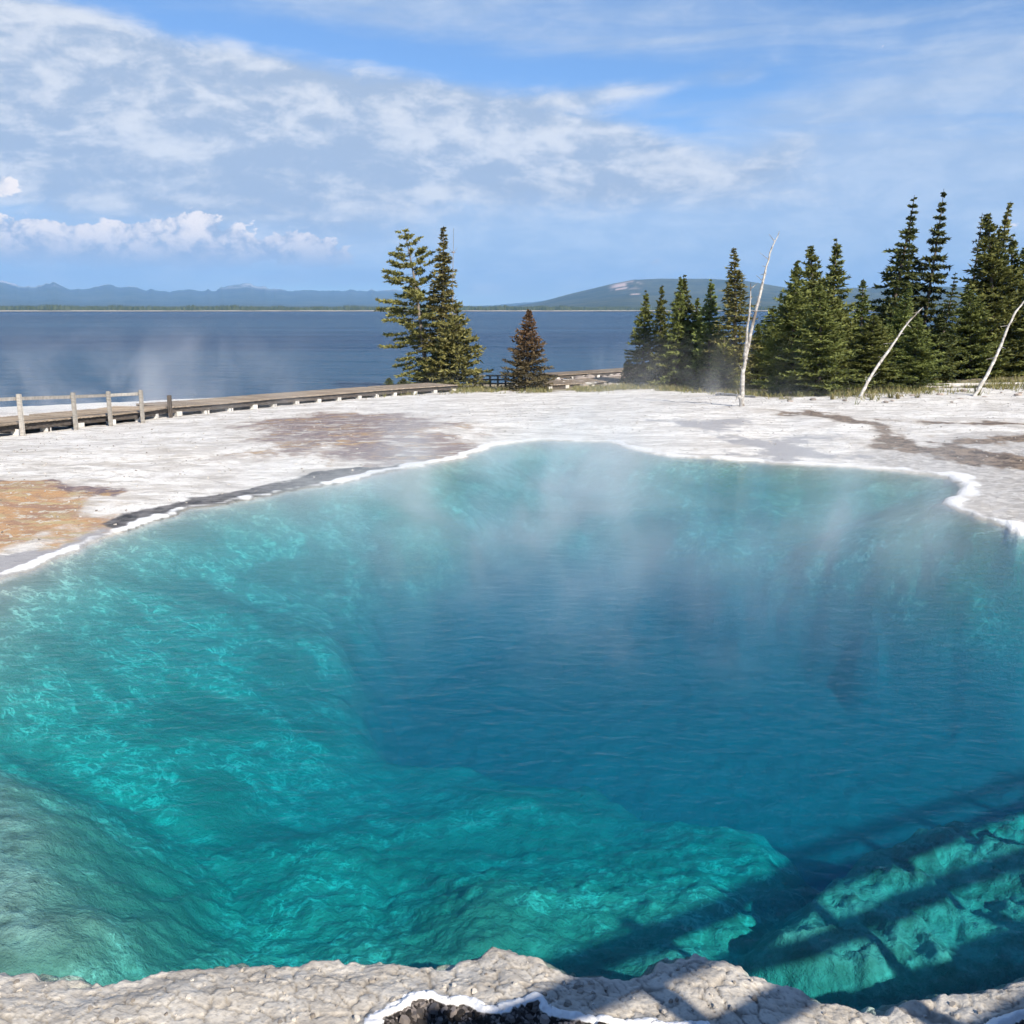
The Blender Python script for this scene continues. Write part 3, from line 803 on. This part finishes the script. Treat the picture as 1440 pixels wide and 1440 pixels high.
def plant(kind, px_base, py_base, px_top, py_top, half_w_px, label, group=None, name='pine_tree', rot=None, dist=None, cat='tree'):
    """stand a tree on the ground at a spot measured in the photograph, as tall as it is there"""
    if dist is None:
        p = ground_at(px_base, py_base)
    else:
        rx, ry, _ = ray(px_base, py_base); t = dist / ry
        p = Vector((rx * t, dist, float(land0(rx * t, dist))))
    rx, ry, rz = ray(px_top, py_top); t = p.y / ry
    H = CAM_H + rz * t - p.z
    trunk, crown, H0, R0 = KINDS[kind]
    hw = 1.34 * half_w_px / FPX * math.hypot(p.y, CAM_H)
    o = thing(name, label, cat, p, group)
    o.scale = (hw / R0, hw / R0, H / H0)
    lean = (rx * t - p.x) / H
    rnd = random.Random(int(px_top * 7 + py_top))
    o.rotation_euler = (0, math.atan(lean), rnd.uniform(0, 6.28) if rot is None else rot)
    link('trunk', trunk, o); link('crown', crown, o)
    TREE_ROOTS.append(o)
    return o
LG = None
plant('open', 604, 546, 572, 322, 34, 'tall open lodgepole pine with bare grey lower trunk and layered tufted branches', rot=0.0)
plant('narrow', 624, 544, 621, 318, 27, 'tall narrow pine just behind the open lodgepole, its pointed top above the rest', dist=48)
plant('bushyo', 644, 548, 642, 428, 33, 'short bushy yellow-green pine at the foot of the two tall pines by the boardwalk end')
plant('brown', 740, 549, 736, 434, 28, 'small dying conical pine with rusty brown top, standing alone by the shore')
GB = 'dark seedlings by the lake shore'
for px, w, tp in ((548, 9, 531), (567, 11, 532)):
    plant('young', px, 551, px, tp, w, 'small dark seedling at the water edge beside the tall open pine', GB, 'conifer_seedling', cat='seedling')
plant('bushyo', 605, 547, 607, 500, 26, 'low leafy young pine hugging the trunk of the tall open pine')

plant('young', 884, 541, 882, 505, 11, 'small grey sapling at the driftwood edge of the right-hand wood', None, 'sapling', cat='sapling')
plant('fir1', 905, 542, 905, 408, 20, 'slim fir at the lakeward end of the wood, beside the sapling')
plant('fir2', 928, 543, 926, 400, 19, 'narrow dark fir squeezed behind the twin-topped fir', dist=46)
plant('fir1', 948, 545, 942, 386, 30, 'full twin-topped fir wrapped in thin steam at its foot')
plant('fir2', 951, 543, 953, 388, 20, 'second leader of the twin-topped fir, slightly shorter', dist=43)
plant('fir2', 976, 545, 975, 418, 20, 'short fir between the twin-topped fir and the bare-snag fir')
plant('fir1', 999, 547, 998, 392, 24, 'pointed mid-height fir second before the white forked snag', dist=42)
plant('narrow', 1030, 548, 1034, 348, 29, 'tall ragged fir just behind the white forked snag, with tufted top')
plant('bushyo', 1020, 549, 1016, 470, 22, 'low young pine beneath the tall ragged fir by the white snag')
plant('bushy2', 1064, 551, 1066, 455, 24, 'low dark pine filling the gap right behind the white snag', dist=41)
plant('bushy1', 1112, 553, 1125, 366, 36, 'broad bright green pine at the near edge of the wood beside the white snag')
plant('bushy2', 1140, 552, 1142, 345, 40, 'tallest pointed pine of the bright green clump behind the broad pine', dist=40.5)
plant('bushy2', 1150, 556, 1153, 400, 42, 'wide bushy pine skirted to the ground in front of the bright green clump')
plant('fir1', 1172, 550, 1172, 334, 32, 'tall pointed fir with a thin leader at the edge of the bright clump', dist=42)
plant('fir2', 1202, 549, 1206, 392, 26, 'medium olive fir between the bright clump and the tall spruces', dist=43)
plant('spruce1', 1241, 546, 1242, 275, 36, 'very tall dark spruce with drooping tiers, left of the tallest spire', dist=44)
plant('spruce1', 1267, 545, 1266, 302, 28, 'dark spruce hidden between the two tallest spires', dist=46)
plant('spruce2', 1288, 546, 1290, 264, 26, 'tallest spruce of the wood, see-through tiers on a bare dark stem', dist=44.5)
plant('bushy1', 1222, 551, 1226, 440, 36, 'low bushy pine at the base of the very tall dark spruces')
plant('bushy2', 1252, 548, 1250, 402, 28, 'bright green young pine in front of the two tallest spruces', dist=40)
plant('bushy1', 1282, 549, 1286, 440, 34, 'dense low pine behind the slanting thin snag')
plant('spruce1', 1316, 547, 1320, 382, 24, 'dark shaded spruce beside the gap where the lake hill shows', dist=40)
plant('bushy1', 1306, 548, 1302, 455, 26, 'short shaded pine below the dark spruce by the gap', dist=40.5)
plant('thin', 1352, 541, 1356, 298, 20, 'thin half-dead spruce with sparse grey branches', dist=46)
plant('narrow', 1372, 540, 1373, 284, 24, 'slender tall spruce between the half-dead one and the broad dense pine', dist=45)
plant('bushy2', 1392, 541, 1394, 298, 48, 'broad dense pine, biggest of the clump behind the curved leaning snag', dist=43)
plant('bushy1', 1366, 539, 1362, 400, 34, 'dense dark pine at the foot of the slender tall spruce', dist=42)
plant('fir1', 1420, 538, 1421, 328, 32, 'pointed fir directly behind the top of the curved leaning snag', dist=44)
plant('bushy2', 1446, 538, 1447, 345, 40, 'dense pine at the outer edge of the wood beyond the curved leaning snag', dist=43)
plant('bushy1', 1500, 536, 1502, 310, 50, 'large pine continuing the wood past the curved leaning snag', dist=44)
for i, (px, tp, dd) in enumerate(((1085, 430, 55), (1110, 420, 58), (1200, 440, 54), (1230, 430, 56), (1310, 445, 58), (1400, 420, 55), (1180, 430, 57), (1345, 440, 57), (1010, 450, 52), (965, 450, 52))):
    plant(('fir1', 'bushy2', 'spruce1')[i % 3], px, 540, px, tp, 34, 'shaded conifer deep inside the right-hand wood, mostly hidden', 'hidden conifers filling the wood', dist=dd)

# dead spire behind the narrow pine
def snag_mesh(path, r0, r1, stubs, seed, mat=None, extra=()):
    rnd = random.Random(seed); mb = MB()
    n = len(path)
    fine = []
    for i in range(n - 1):
        for k in range(4): fine.append(Vector(path[i]).lerp(Vector(path[i + 1]), k / 4))
    fine.append(Vector(path[-1]))
    for _ in range(2):
        fine = [fine[0]] + [(fine[i - 1] + fine[i] * 2 + fine[i + 1]) / 4 for i in range(1, len(fine) - 1)] + [fine[-1]]
    fine = [p + Vector((rnd.uniform(-1, 1), rnd.uniform(-1, 1), 0)) * r0 * .22 for p in fine]
    m = len(fine)
    mb.tube(fine, [(r0 * (1 - i / (m - 1)) ** .8 + r1) * rnd.uniform(.88, 1.12) * (1.45 if i == 0 else 1.15 if i == 1 else 1) for i in range(m)], 8)
    for k in range(stubs):
        i = rnd.randint(int(m * .2), m - 2); a = rnd.uniform(0, 6.28); l = rnd.uniform(.06, .22) if rnd.random() < .75 else rnd.uniform(.3, .6)
        p = fine[i]; mb.tube([p, p + Vector((math.cos(a) * l * .6, math.sin(a) * l * .6, l * rnd.uniform(-.2, .6)))], [.014, .004], 4)
    for e in extra: mb.tube([Vector(q) for q in e[0]], e[1], 7)
    return mb.mesh('trunk', mat or BLEACHED, True)
def along(pts, base_i=0, dy=0.0):
    """points of a leaning trunk: all in a plane through its foot"""
    foot = ground_at(*pts[0]); out = []
    for i, (px, py) in enumerate(pts):
        rx, ry, rz = ray(px, py); t = (foot.y + dy * i) / ry
        out.append(Vector((rx * t, foot.y + dy * i, CAM_H + rz * t)) - foot)
    out[0] = Vector((0, 0, -.12))
    return foot, out
def snag(pts, r0, r1, stubs, seed, label, extra_px=(), dy=.1):
    foot, pth = along(pts, 0, dy)
    o = thing('dead_snag', label, 'dead tree', foot)
    link('trunk', snag_mesh(pth, r0, r1, stubs, seed), o)
    for e, er, nm in extra_px:
        out = []
        for i, (px, py) in enumerate(e):
            rx, ry, rz = ray(px, py); t = (foot.y + .05) / ry
            out.append(Vector((rx * t, foot.y + .05, CAM_H + rz * t)) - foot)
        link(nm, snag_mesh(out, er, .006, 3, seed + 5), o)
    return o
snag([(1044, 571), (1043, 548), (1046, 515), (1053, 480), (1062, 440), (1073, 395), (1083, 355), (1096, 325)], .070, .008, 30, 4,
     'tall bleached white forked snag standing on the sinter before the wood',
     (([(1048, 505), (1050, 470), (1055, 430), (1056, 398)], .045, 'branch'), ([(1044, 562), (1038, 556), (1034, 564)], .06, 'root')))
snag([(1208, 559), (1218, 540), (1236, 512), (1258, 482), (1274, 456), (1298, 432)], .045, .014, 20, 8, 'thin slanting grey-white snag leaning before the dense low pines')
snag([(1368, 558), (1378, 544), (1390, 524), (1404, 495), (1416, 464), (1428, 438), (1450, 412)], .050, .018, 20, 9, 'curved leaning snag with a weed tuft at its foot by the outer wood')
p = ground_at(636, 546)
o = thing('dead_snag', 'bare grey dead spire rising behind the tall narrow pine', 'dead tree', p)
rx, ry, rz = ray(638, 321); t = p.y / ry
link('trunk', snag_mesh([(0, 0, -.1), (.02, 0, 3), (rx * t - p.x, 0, CAM_H + rz * t - p.z)], .030, .006, 90, 31, BARK), o)

# fallen logs
def log(px0, py0, px1, py1, r, label, seed):
    a, b = ground_at(px0, py0), ground_at(px1, py1)
    a.z += r * .8; b.z += r * .7
    o = thing('fallen_log', label, 'log', a)
    link('trunk', snag_mesh([Vector((0, 0, 0)), (b - a) * .33 + Vector((0, 0, .02)), (b - a) * .7, b - a], r * .8, r * .25, 5, seed), o)
log(1090, 557, 1205, 553, .07, 'dark thin log lying in the grass before the bright green clump', 1)
log(1222, 550, 1330, 546, .10, 'pale fallen log lying behind the foot of the slanting snag', 2)
log(1300, 547, 1440, 541, .09, 'long fallen log at the shaded edge of the outer wood', 3)
log(1008, 556, 1062, 560, .06, 'thin grey log lying on the sinter behind the white forked snag', 5)

# ------------------------------------------------------------------ boardwalks
rndb = random.Random(5)
def plank_mesh(nm, sx, sy, sz, mat, seed=0, b=.006):
    return MB().add(*bevel_box(sx, sy, sz, b, .004, random.Random(seed))).mesh(nm, mat)
def resample(path, step):
    path = [Vector(p) for p in path]
    out = []; acc = 0.0
    for a, b in zip(path[:-1], path[1:]):
        l = (b - a).length; s = acc
        while s < l:
            out.append((a.lerp(b, s / l), (b - a).normalized())); s += step
        acc = s - l
    return out
def align(o, p, dirv, roll=0.0):
    o.location = p
    o.rotation_euler = dirv.to_track_quat('X', 'Z').to_euler()
def boardwalk(label, path, width, deck, side, plank_step=.16, stub_step=1.25, rail_posts=(), rails=(), extra_posts=(), n_rows=2, pw=.105):
    """path: near edge of the deck at deck height; side +1 puts the deck to the left of the walking direction"""
    o0 = Vector(path[0])
    root = thing('boardwalk', label, 'boardwalk', o0)
    pl = [plank_mesh('plank', width, .145, .045, PLANK, k) for k in range(4)]
    for p, dr in resample(path, plank_step):
        nv = Vector((-dr.y, dr.x, 0)).normalized() * side
        c = link('plank', pl[rndb.randrange(4)], root)
        align(c, p - o0 + nv * (width / 2 + rndb.uniform(-.012, .012)) + Vector((0, 0, -.022 + rndb.uniform(-.004, .004))), nv)
    for off in (.12, width - .12):
        for a, b in zip(path[:-1], path[1:]):
            a, b = Vector(a), Vector(b); dr = (b - a).normalized(); nv = Vector((-dr.y, dr.x, 0)).normalized() * side
            c = link('beam', plank_mesh('beam', (b - a).length + .04, .07, .17, DARKWOOD), root)
            align(c, (a + b) / 2 - o0 + nv * off + Vector((0, 0, -.135)), dr)
    stub = plank_mesh('footing', .20, .20, .16, FOOTING)
    leg = plank_mesh('support', .6, .12, .12, DARKWOOD)
    for p, dr in resample(path, stub_step):
        nv = Vector((-dr.y, dr.x, 0)).normalized() * side
        for off in (.16, width - .16)[:n_rows]:
            q = p + nv * off; gz = float(land0(q.x, q.y))
            c = link('footing', stub, root); align(c, Vector((q.x, q.y, gz + .07)) - o0 + Vector((rndb.uniform(-.05, .05), 0, 0)), dr)
            c = link('support', leg, root); c.location = Vector((q.x, q.y, (gz + p.z - .2) / 2)) - o0; c.rotation_euler = (0, R(90), 0)
            c.scale = (max(.1, (p.z - .2 - gz + .1)) / .6, 1, 1)
    tops = []
    for p, h, mat in rail_posts:
        p = Vector(p); gz = float(land0(p.x, p.y)) - .1
        c = link('post', plank_mesh('post', h + .1, pw, pw, mat, 3, .012), root)
        c.location = Vector((p.x, p.y, gz + (h + .1) / 2)) - o0; c.rotation_euler = (0, R(-90), rndb.uniform(-.05, .05))
        tops.append(Vector((p.x, p.y, gz + .1 + h)))
    for frac, sx, sz in rails:
        for i in range(len(tops) - 1):
            a = tops[i].copy(); b = tops[i + 1].copy()
            a.z -= frac; b.z -= frac; dr = (b - a).normalized(); nv = Vector((-dr.y, dr.x, 0)) * side
            c = link('rail', plank_mesh('rail', (b - a).length + .05, sx, sz, POSTWOOD, i), root)
            align(c, (a + b) / 2 - o0 + nv * .10, dr)
    return root
def gpath(pts, lift):
    return [ground_at(*p) + Vector((0, 0, lift)) for p in pts]
lp = [(-130, 634), (-60, 624), (32, 611), (107, 603), (156, 598), (201, 593), (240, 586), (300, 581), (400, 571), (480, 564), (560, 557), (645, 551)]
path = gpath(lp, .32)
posts = [(ground_at(px, py) + Vector((0, 0, 0)), h, m) for px, py, h, m in ((-125, 636, 1.08, POSTWOOD), (-45, 624, 1.08, POSTWOOD), (32, 613, 1.06, POSTWOOD), (107, 605, 1.02, POSTWOOD), (156, 600, 1.0, POSTWOOD), (201, 595, .98, POSTWOOD))]
left_walk = boardwalk('long low plank boardwalk crossing the white sinter, railed with grey posts at one end', path, 1.9, 0, 1, .15, 1.15, posts, ((.12, .045, .085),))
p = ground_at(240, 587)
c = link('post', plank_mesh('post', .72, .11, .11, DARKWOOD, 4), left_walk, label='short dark post on the boardwalk edge')
c.location = p + Vector((0, 0, .34)) - Vector(path[0]); c.rotation_euler = (0, R(-90), 0)
# sunlit railing seen between the pines
def fence(label, pts, h, n):
    P3 = [ground_at(*q) for q in pts]; o = thing('railing', label, 'railing', P3[0])
    a, b = P3[0], P3[-1]; dr = (b - a).normalized()
    for i in range(n):
        q = a.lerp(b, i / (n - 1)); q.z = float(land0(q.x, q.y))
        c = link('post', plank_mesh('post', h, .09, .09, DARKWOOD, i), o); c.location = q - a + Vector((0, 0, h / 2)); c.rotation_euler = (0, R(-90), 0)
    for f in (.97, .66, .36):
        c = link('rail', plank_mesh('rail', (b - a).length + .2, .05, .07, POSTWOOD if f > .9 else DARKWOOD), o); align(c, (b - a) / 2 + Vector((0, -.07, h * f)), dr)
fence('dark three-rail timber railing between the bushy pine and the brown dying pine', [(668, 546), (722, 546)], .62, 6)
path2 = gpath([(776, 547), (812, 545), (850, 542), (884, 539), (925, 536)], .20)
boardwalk('far plank boardwalk on pale footings by the driftwood, between the brown pine and the wood', path2, 2.0, 0, 1, .16, .9)
path3 = [Vector((x, y, float(land0(x, y)) + .30)) for x, y in ((2.6, 54.5), (5.2, 56.5), (8.0, 59.0), (10.5, 61.5))]
boardwalk('second plank boardwalk farther along the shore, behind the far one on pale footings', path3, 1.8, 0, 1, .16, 1.0)

# boardwalk the picture is taken from: its rail and boards shade the near rim and ledges
DKZ = 1.2
ND = Vector((.883, .47, 0)); NN = Vector((-.47, .883, 0)); O = Vector((0, .26, 0))
npth = [O + ND * s + Vector((0, 0, DKZ)) for s in (-6, 0, 6, 12)]
nposts = [(O + ND * (.33 + .88 * i) + NN * .05, 0, POSTWOOD) for i in range(-6, 13)]
nposts = [(q, DKZ + .97 - float(land0(q.x, q.y)), m) for q, h, m in nposts]
boardwalk('timber viewing boardwalk with flat top rail running past the near rim', npth, 2.4, 0, -1, .15, 1.6, nposts, ((.07, .05, .14), (.375, .05, .11), (.80, .05, .22)), (), 2, .09)

# ------------------------------------------------------------------ driftwood and stones by the lake
rnd = random.Random(12)
GD = 'driftwood on the lake shore'
for i in range(26):
    px, py = rnd.uniform(785, 905), rnd.uniform(524, 546)
    a = ground_at(px, py); l = rnd.uniform(.7, 2.2); an = rnd.uniform(-.5, .6); r = rnd.uniform(.05, .11)
    o = thing('driftwood', 'bleached driftwood piece lying by the far boardwalk near the wood', 'driftwood', a + Vector((0, 0, r * .7)), GD)
    link('trunk', snag_mesh([(0, 0, 0), (l * .5 * math.cos(an), l * .5 * math.sin(an), .03), (l * math.cos(an), l * math.sin(an), rnd.uniform(0, .2))], r, .02, 2, 40 + i), o)
def rock_mesh(seed, r, mat):
    nr = np.random.RandomState(seed)
    V = []; F = []
    for i in range(6):
        ph = math.pi * i / 5
        for k in range(9):
            a = 2 * math.pi * k / 9; rr_ = r * (.8 + .4 * nr.rand())
            V.append((rr_ * math.sin(ph) * math.cos(a) * 1.25, rr_ * math.sin(ph) * math.sin(a), r * .62 * math.cos(ph)))
    for i in range(5):
        for k in range(9): F.append([i * 9 + k, i * 9 + (k + 1) % 9, (i + 1) * 9 + (k + 1) % 9, (i + 1) * 9 + k][::-1])
    return MB().add(V, F).mesh('stone', mat, False)
mat_rock, g = material('shore stone')
nz = g.noise(g.coord('Object'), 5, 6, .65)
oi = g.new('ShaderNodeObjectInfo').outputs['Random']
g.put(g.out.inputs[0], principled(g, g.mulc(g.mix(nz, (.22, .19, .17), (.56, .48, .42)), g.mix(oi, (.6, .6, .6), (1.2, 1.15, 1.1))), .9, g.bump(nz, .6, .03), .2))
RK = [rock_mesh(s, 1.0, mat_rock) for s in range(5)]
for i in range(70):
    px = rnd.uniform(785, 915); py = rnd.uniform(523, 546) - (px - 850) * .03
    a = ground_at(px, py); s = rnd.uniform(.10, .32)
    o = link('shore_stone', RK[rnd.randrange(5)], None, a + Vector((0, 0, s * .2)), label='weathered pinkish stone on the lake bank by the far boardwalk', category='stone', group='stones on the lake bank')
    o.scale = (s, s, s); o.rotation_euler = (0, 0, rnd.uniform(0, 6.28))
for i in range(26):
    px = rnd.uniform(1080, 1440); py = rnd.uniform(546, 566)
    a = ground_at(px, py); s = rnd.uniform(.04, .11)
    o = link('sinter_stone', RK[rnd.randrange(5)], None, a + Vector((0, 0, s * .2)), label='small loose stone on the sinter before the right-hand wood', category='stone', group='loose stones before the wood')
    o.scale = (s, s, s * .8); o.rotation_euler = (0, 0, rnd.uniform(0, 6.28))

# loose chips of broken sinter on the near rim and dark gravel in the pits
def chips(name, label, n, seed, where, size, mat, area=(-2.6, 3.4, 2.6, 4.4)):
    nr = np.random.RandomState(seed); V = []; F = []; c = 0
    xs = nr.uniform(area[0], area[1], n * 6); ys = nr.uniform(area[2], area[3], n * 6)
    h, mk = terrain(xs, ys); ok = np.nonzero(where(mk))[0][:n]
    for i in ok:
        s = size * nr.uniform(.5, 1.6); k = 6; ph = nr.uniform(0, 6.28)
        ring = [(xs[i] + s * nr.uniform(.7, 1.2) * math.cos(ph + j * 6.283 / k), ys[i] + s * nr.uniform(.7, 1.2) * math.sin(ph + j * 6.283 / k)) for j in range(k)]
        tilt = nr.uniform(-.4, .4); hz = s * nr.uniform(.35, .9)
        for q in ring: V.append((q[0], q[1], h[i] - .2 * s))
        for q in ring: V.append((xs[i] + (q[0] - xs[i]) * .72, ys[i] + (q[1] - ys[i]) * .72, h[i] + hz + tilt * (q[0] - xs[i])))
        F += [[c + j, c + (j + 1) % k, c + k + (j + 1) % k, c + k + j] for j in range(k)] + [[c + k + j for j in range(k)]]
        c += 2 * k
    me = bpy.data.meshes.new(name); me.from_pydata(V, [], F); me.materials.append(mat)
    a = me.attributes.new('tint', 'FLOAT', 'POINT'); a.data.foreach_set('value', np.repeat(nr.rand(len(ok)), 12).astype(np.float32))
    link(name, me, kind='stuff', label=label, category='gravel')
mat_chip, g = material('sinter chip'); g.put(g.out.inputs[0], principled(g, g.mix(g.attr('tint'), (.22, .19, .16), (.62, .57, .50)), .9, None, .2))
mat_grit, g = material('sinter grit'); g.put(g.out.inputs[0], principled(g, g.mix(g.attr('tint'), (.16, .14, .12), (.50, .46, .41)), .9, None, .2))
mat_grav, g = material('dark gravel'); g.put(g.out.inputs[0], principled(g, g.mix(g.m('POWER', g.attr('tint'), 2.5), (.02, .017, .015), (.34, .29, .26)), .85, None, .25))
chips('sinter_chips', 'loose pale chips of crust scattered on the near rim', 520, 3, lambda m: (m['sd'] < -.06) & (m['gravel'] < .1) & (m['pitc'] < .2) & (m['rim'] > .5), .011, mat_chip)
chips('gravel', 'dark loose gravel in the crusted pits of the near rim', 1500, 4, lambda m: m['gravel'] > .8, .016, mat_grav)

chips('sinter_rubble', 'small loose grit strewn over the white sinter flat', 4200, 5, lambda m: (m['sd'] < -.35), .015, mat_grit, (-15, 19, 8, 38))

# ------------------------------------------------------------------ grass along the edge of the woods
nr = np.random.RandomState(9)
pts = []
while len(pts) < 5200:
    x = nr.uniform(-9, 24); y0 = np.interp(x, EDGE[:, 0], EDGE[:, 1])
    y = y0 + nr.normal(.6, 1.1)
    if fbm(np.array([x * .9]), np.array([y * .9]), 3)[0] > .47 + .05 * nr.rand(): pts.append((x, y))
pts = np.array(pts)
hh, _ = terrain(pts[:, 0], pts[:, 1])
N = len(pts) * 3
bx = np.repeat(pts, 3, 0) + nr.normal(0, .05, (N, 2)); bz = np.repeat(hh, 3) - .03
an = nr.uniform(0, 6.28, N); ln = nr.uniform(.10, .30, N); tl = nr.normal(0, .10, (N, 2)); w = .016
V = np.zeros((N, 3, 3))
V[:, 0] = np.stack([bx[:, 0] - w * np.cos(an), bx[:, 1] - w * np.sin(an), bz], 1)
V[:, 1] = np.stack([bx[:, 0] + w * np.cos(an), bx[:, 1] + w * np.sin(an), bz], 1)
V[:, 2] = np.stack([bx[:, 0] + tl[:, 0], bx[:, 1] + tl[:, 1], bz + ln], 1)
mat_grass, g = material('dry grass')
g.put(g.out.inputs[0], principled(g, g.mix(g.attr('tint'), (.10, .12, .035), (.30, .25, .11)), .8, None, .2))
link('grass', mesh_from('grass', V.reshape(-1, 3), np.arange(N * 3).reshape(-1, 3), dict(tint=np.repeat(nr.rand(N), 3)), False, [mat_grass]), kind='stuff',
     label='short yellow-green grass fringing the woods', category='grass')
# weed tufts on the sinter
def tuft_mesh(seed):
    r_ = random.Random(seed); mb = MB()
    for i in range(26):
        a = r_.uniform(0, 6.28); l = r_.uniform(.12, .30); s = r_.uniform(.02, .16)
        b = Vector((math.cos(a) * s * .4, math.sin(a) * s * .4, -.02)); tp = b + Vector((math.cos(a) * s, math.sin(a) * s, l)); sd = Vector((-math.sin(a), math.cos(a), 0)) * .018
        mb.add([b - sd, b + sd, tp], [[0, 1, 2]])
    return mb
LEAFT, g = material('weed leaf'); g.put(g.out.inputs[0], principled(g, g.mix(g.new('ShaderNodeObjectInfo').outputs['Random'], (.09, .10, .03), (.22, .18, .07)), .8, None, .2))
TF = [tuft_mesh(s).mesh('weed_tuft', LEAFT) for s in range(3)]
for i, (px, py, s) in enumerate(((1252, 560, 1.1), (1262, 561, .9), (1290, 560, .9), (1374, 557, 1.3), (1170, 561, .9), (1110, 565, .8), (1225, 562, .8))):
    a = ground_at(px, py)
    lab = 'green weed tuft at the foot of the curved leaning snag' if px == 1374 else 'small dry weed tuft on the pale ground before the wood'
    o = link('weed_tuft', TF[i % 3], None, a, label=lab, category='weed')
    if px != 1374: o['group'] = 'weed tufts on the pale ground'
    o.scale = (s, s, s)

# ------------------------------------------------------------------ air: haze over the lake, steam over the springs
def box_mesh(name, x0, x1, y0, y1, z0, z1, mat):
    V = [(x, y, z) for z in (z0, z1) for y in (y0, y1) for x in (x0, x1)]
    F = [[0, 2, 3, 1], [4, 5, 7, 6], [0, 1, 5, 4], [2, 6, 7, 3], [0, 4, 6, 2], [1, 3, 7, 5]]
    me = bpy.data.meshes.new(name); me.from_pydata(V, [], F); me.materials.append(mat); return me
mat_haze, g = material('haze')
pv = g.new('ShaderNodeVolumePrincipled')
pv.inputs['Color'].default_value = (.33, .60, 1.0, 1)
pv.inputs['Density'].default_value = 7.5e-5
g.put(g.out.inputs[1], pv.outputs[0])
link('haze', box_mesh('haze', -19000, 19000, -7000, 18500, -14, 660, mat_haze), kind='stuff', label='thin blue air haze over the lake and hills', category='haze')

def steam(label, ctr, half, dens, seed, scale, lo, hi, rise=1.4):
    m, g = material('steam')
    P = g.coord('Object')
    x, y, z = g.sep(P)
    # P runs over the box, -1..1 in each direction
    e = g.m('SQRT', g.add(g.mul(x, x), g.mul(y, y)))
    fall = g.step(e, 1.0, .25)
    zz = g.step(z, 1.0, -.7)
    W = g.scale(P, tuple(half))
    W = g.vm('ADD', W, (seed * 13.1, seed * 7.7, 0))
    nz = g.noise(g.scale(W, (scale, scale, scale / rise)), 1.0, 3, .58, 1.3)
    de = g.mul(g.mul(g.mul(fall, zz), g.step(nz, lo, hi)), dens)
    v = g.new('ShaderNodeVolumePrincipled')
    v.inputs['Color'].default_value = (.96, .97, 1, 1); g.put(v.inputs['Density'], de); v.inputs['Anisotropy'].default_value = 0.0
    g.put(g.out.inputs[1], v.outputs[0])
    m.cycles.volume_step_rate = 2.0
    o = link('steam', box_mesh('steam', -1, 1, -1, 1, -1, 1, m), kind='stuff', label=label, category='steam')
    o.location = ctr; o.scale = half
    return o
steam('thin white steam drifting off the hot spring', (1.2, 14.6, .95), (7.2, 7.8, .93), .36, 1, .36, .42, .76)
steam('low wisps of steam curling over the deep middle of the spring', (0.6, 9.6, .62), (3.6, 4.2, .6), .15, 5, .8, .50, .74, 1.8)
steam('pale steam drifting past the railed boardwalk toward the lake', (-13.0, 34, .7), (7.5, 5.0, 2.2), .25, 2, .30, .46, .74)
steam('faint steam at the foot of the right-hand wood', (6.5, 35, .9), (6.0, 4.0, 1.4), .12, 3, .4, .46, .72)
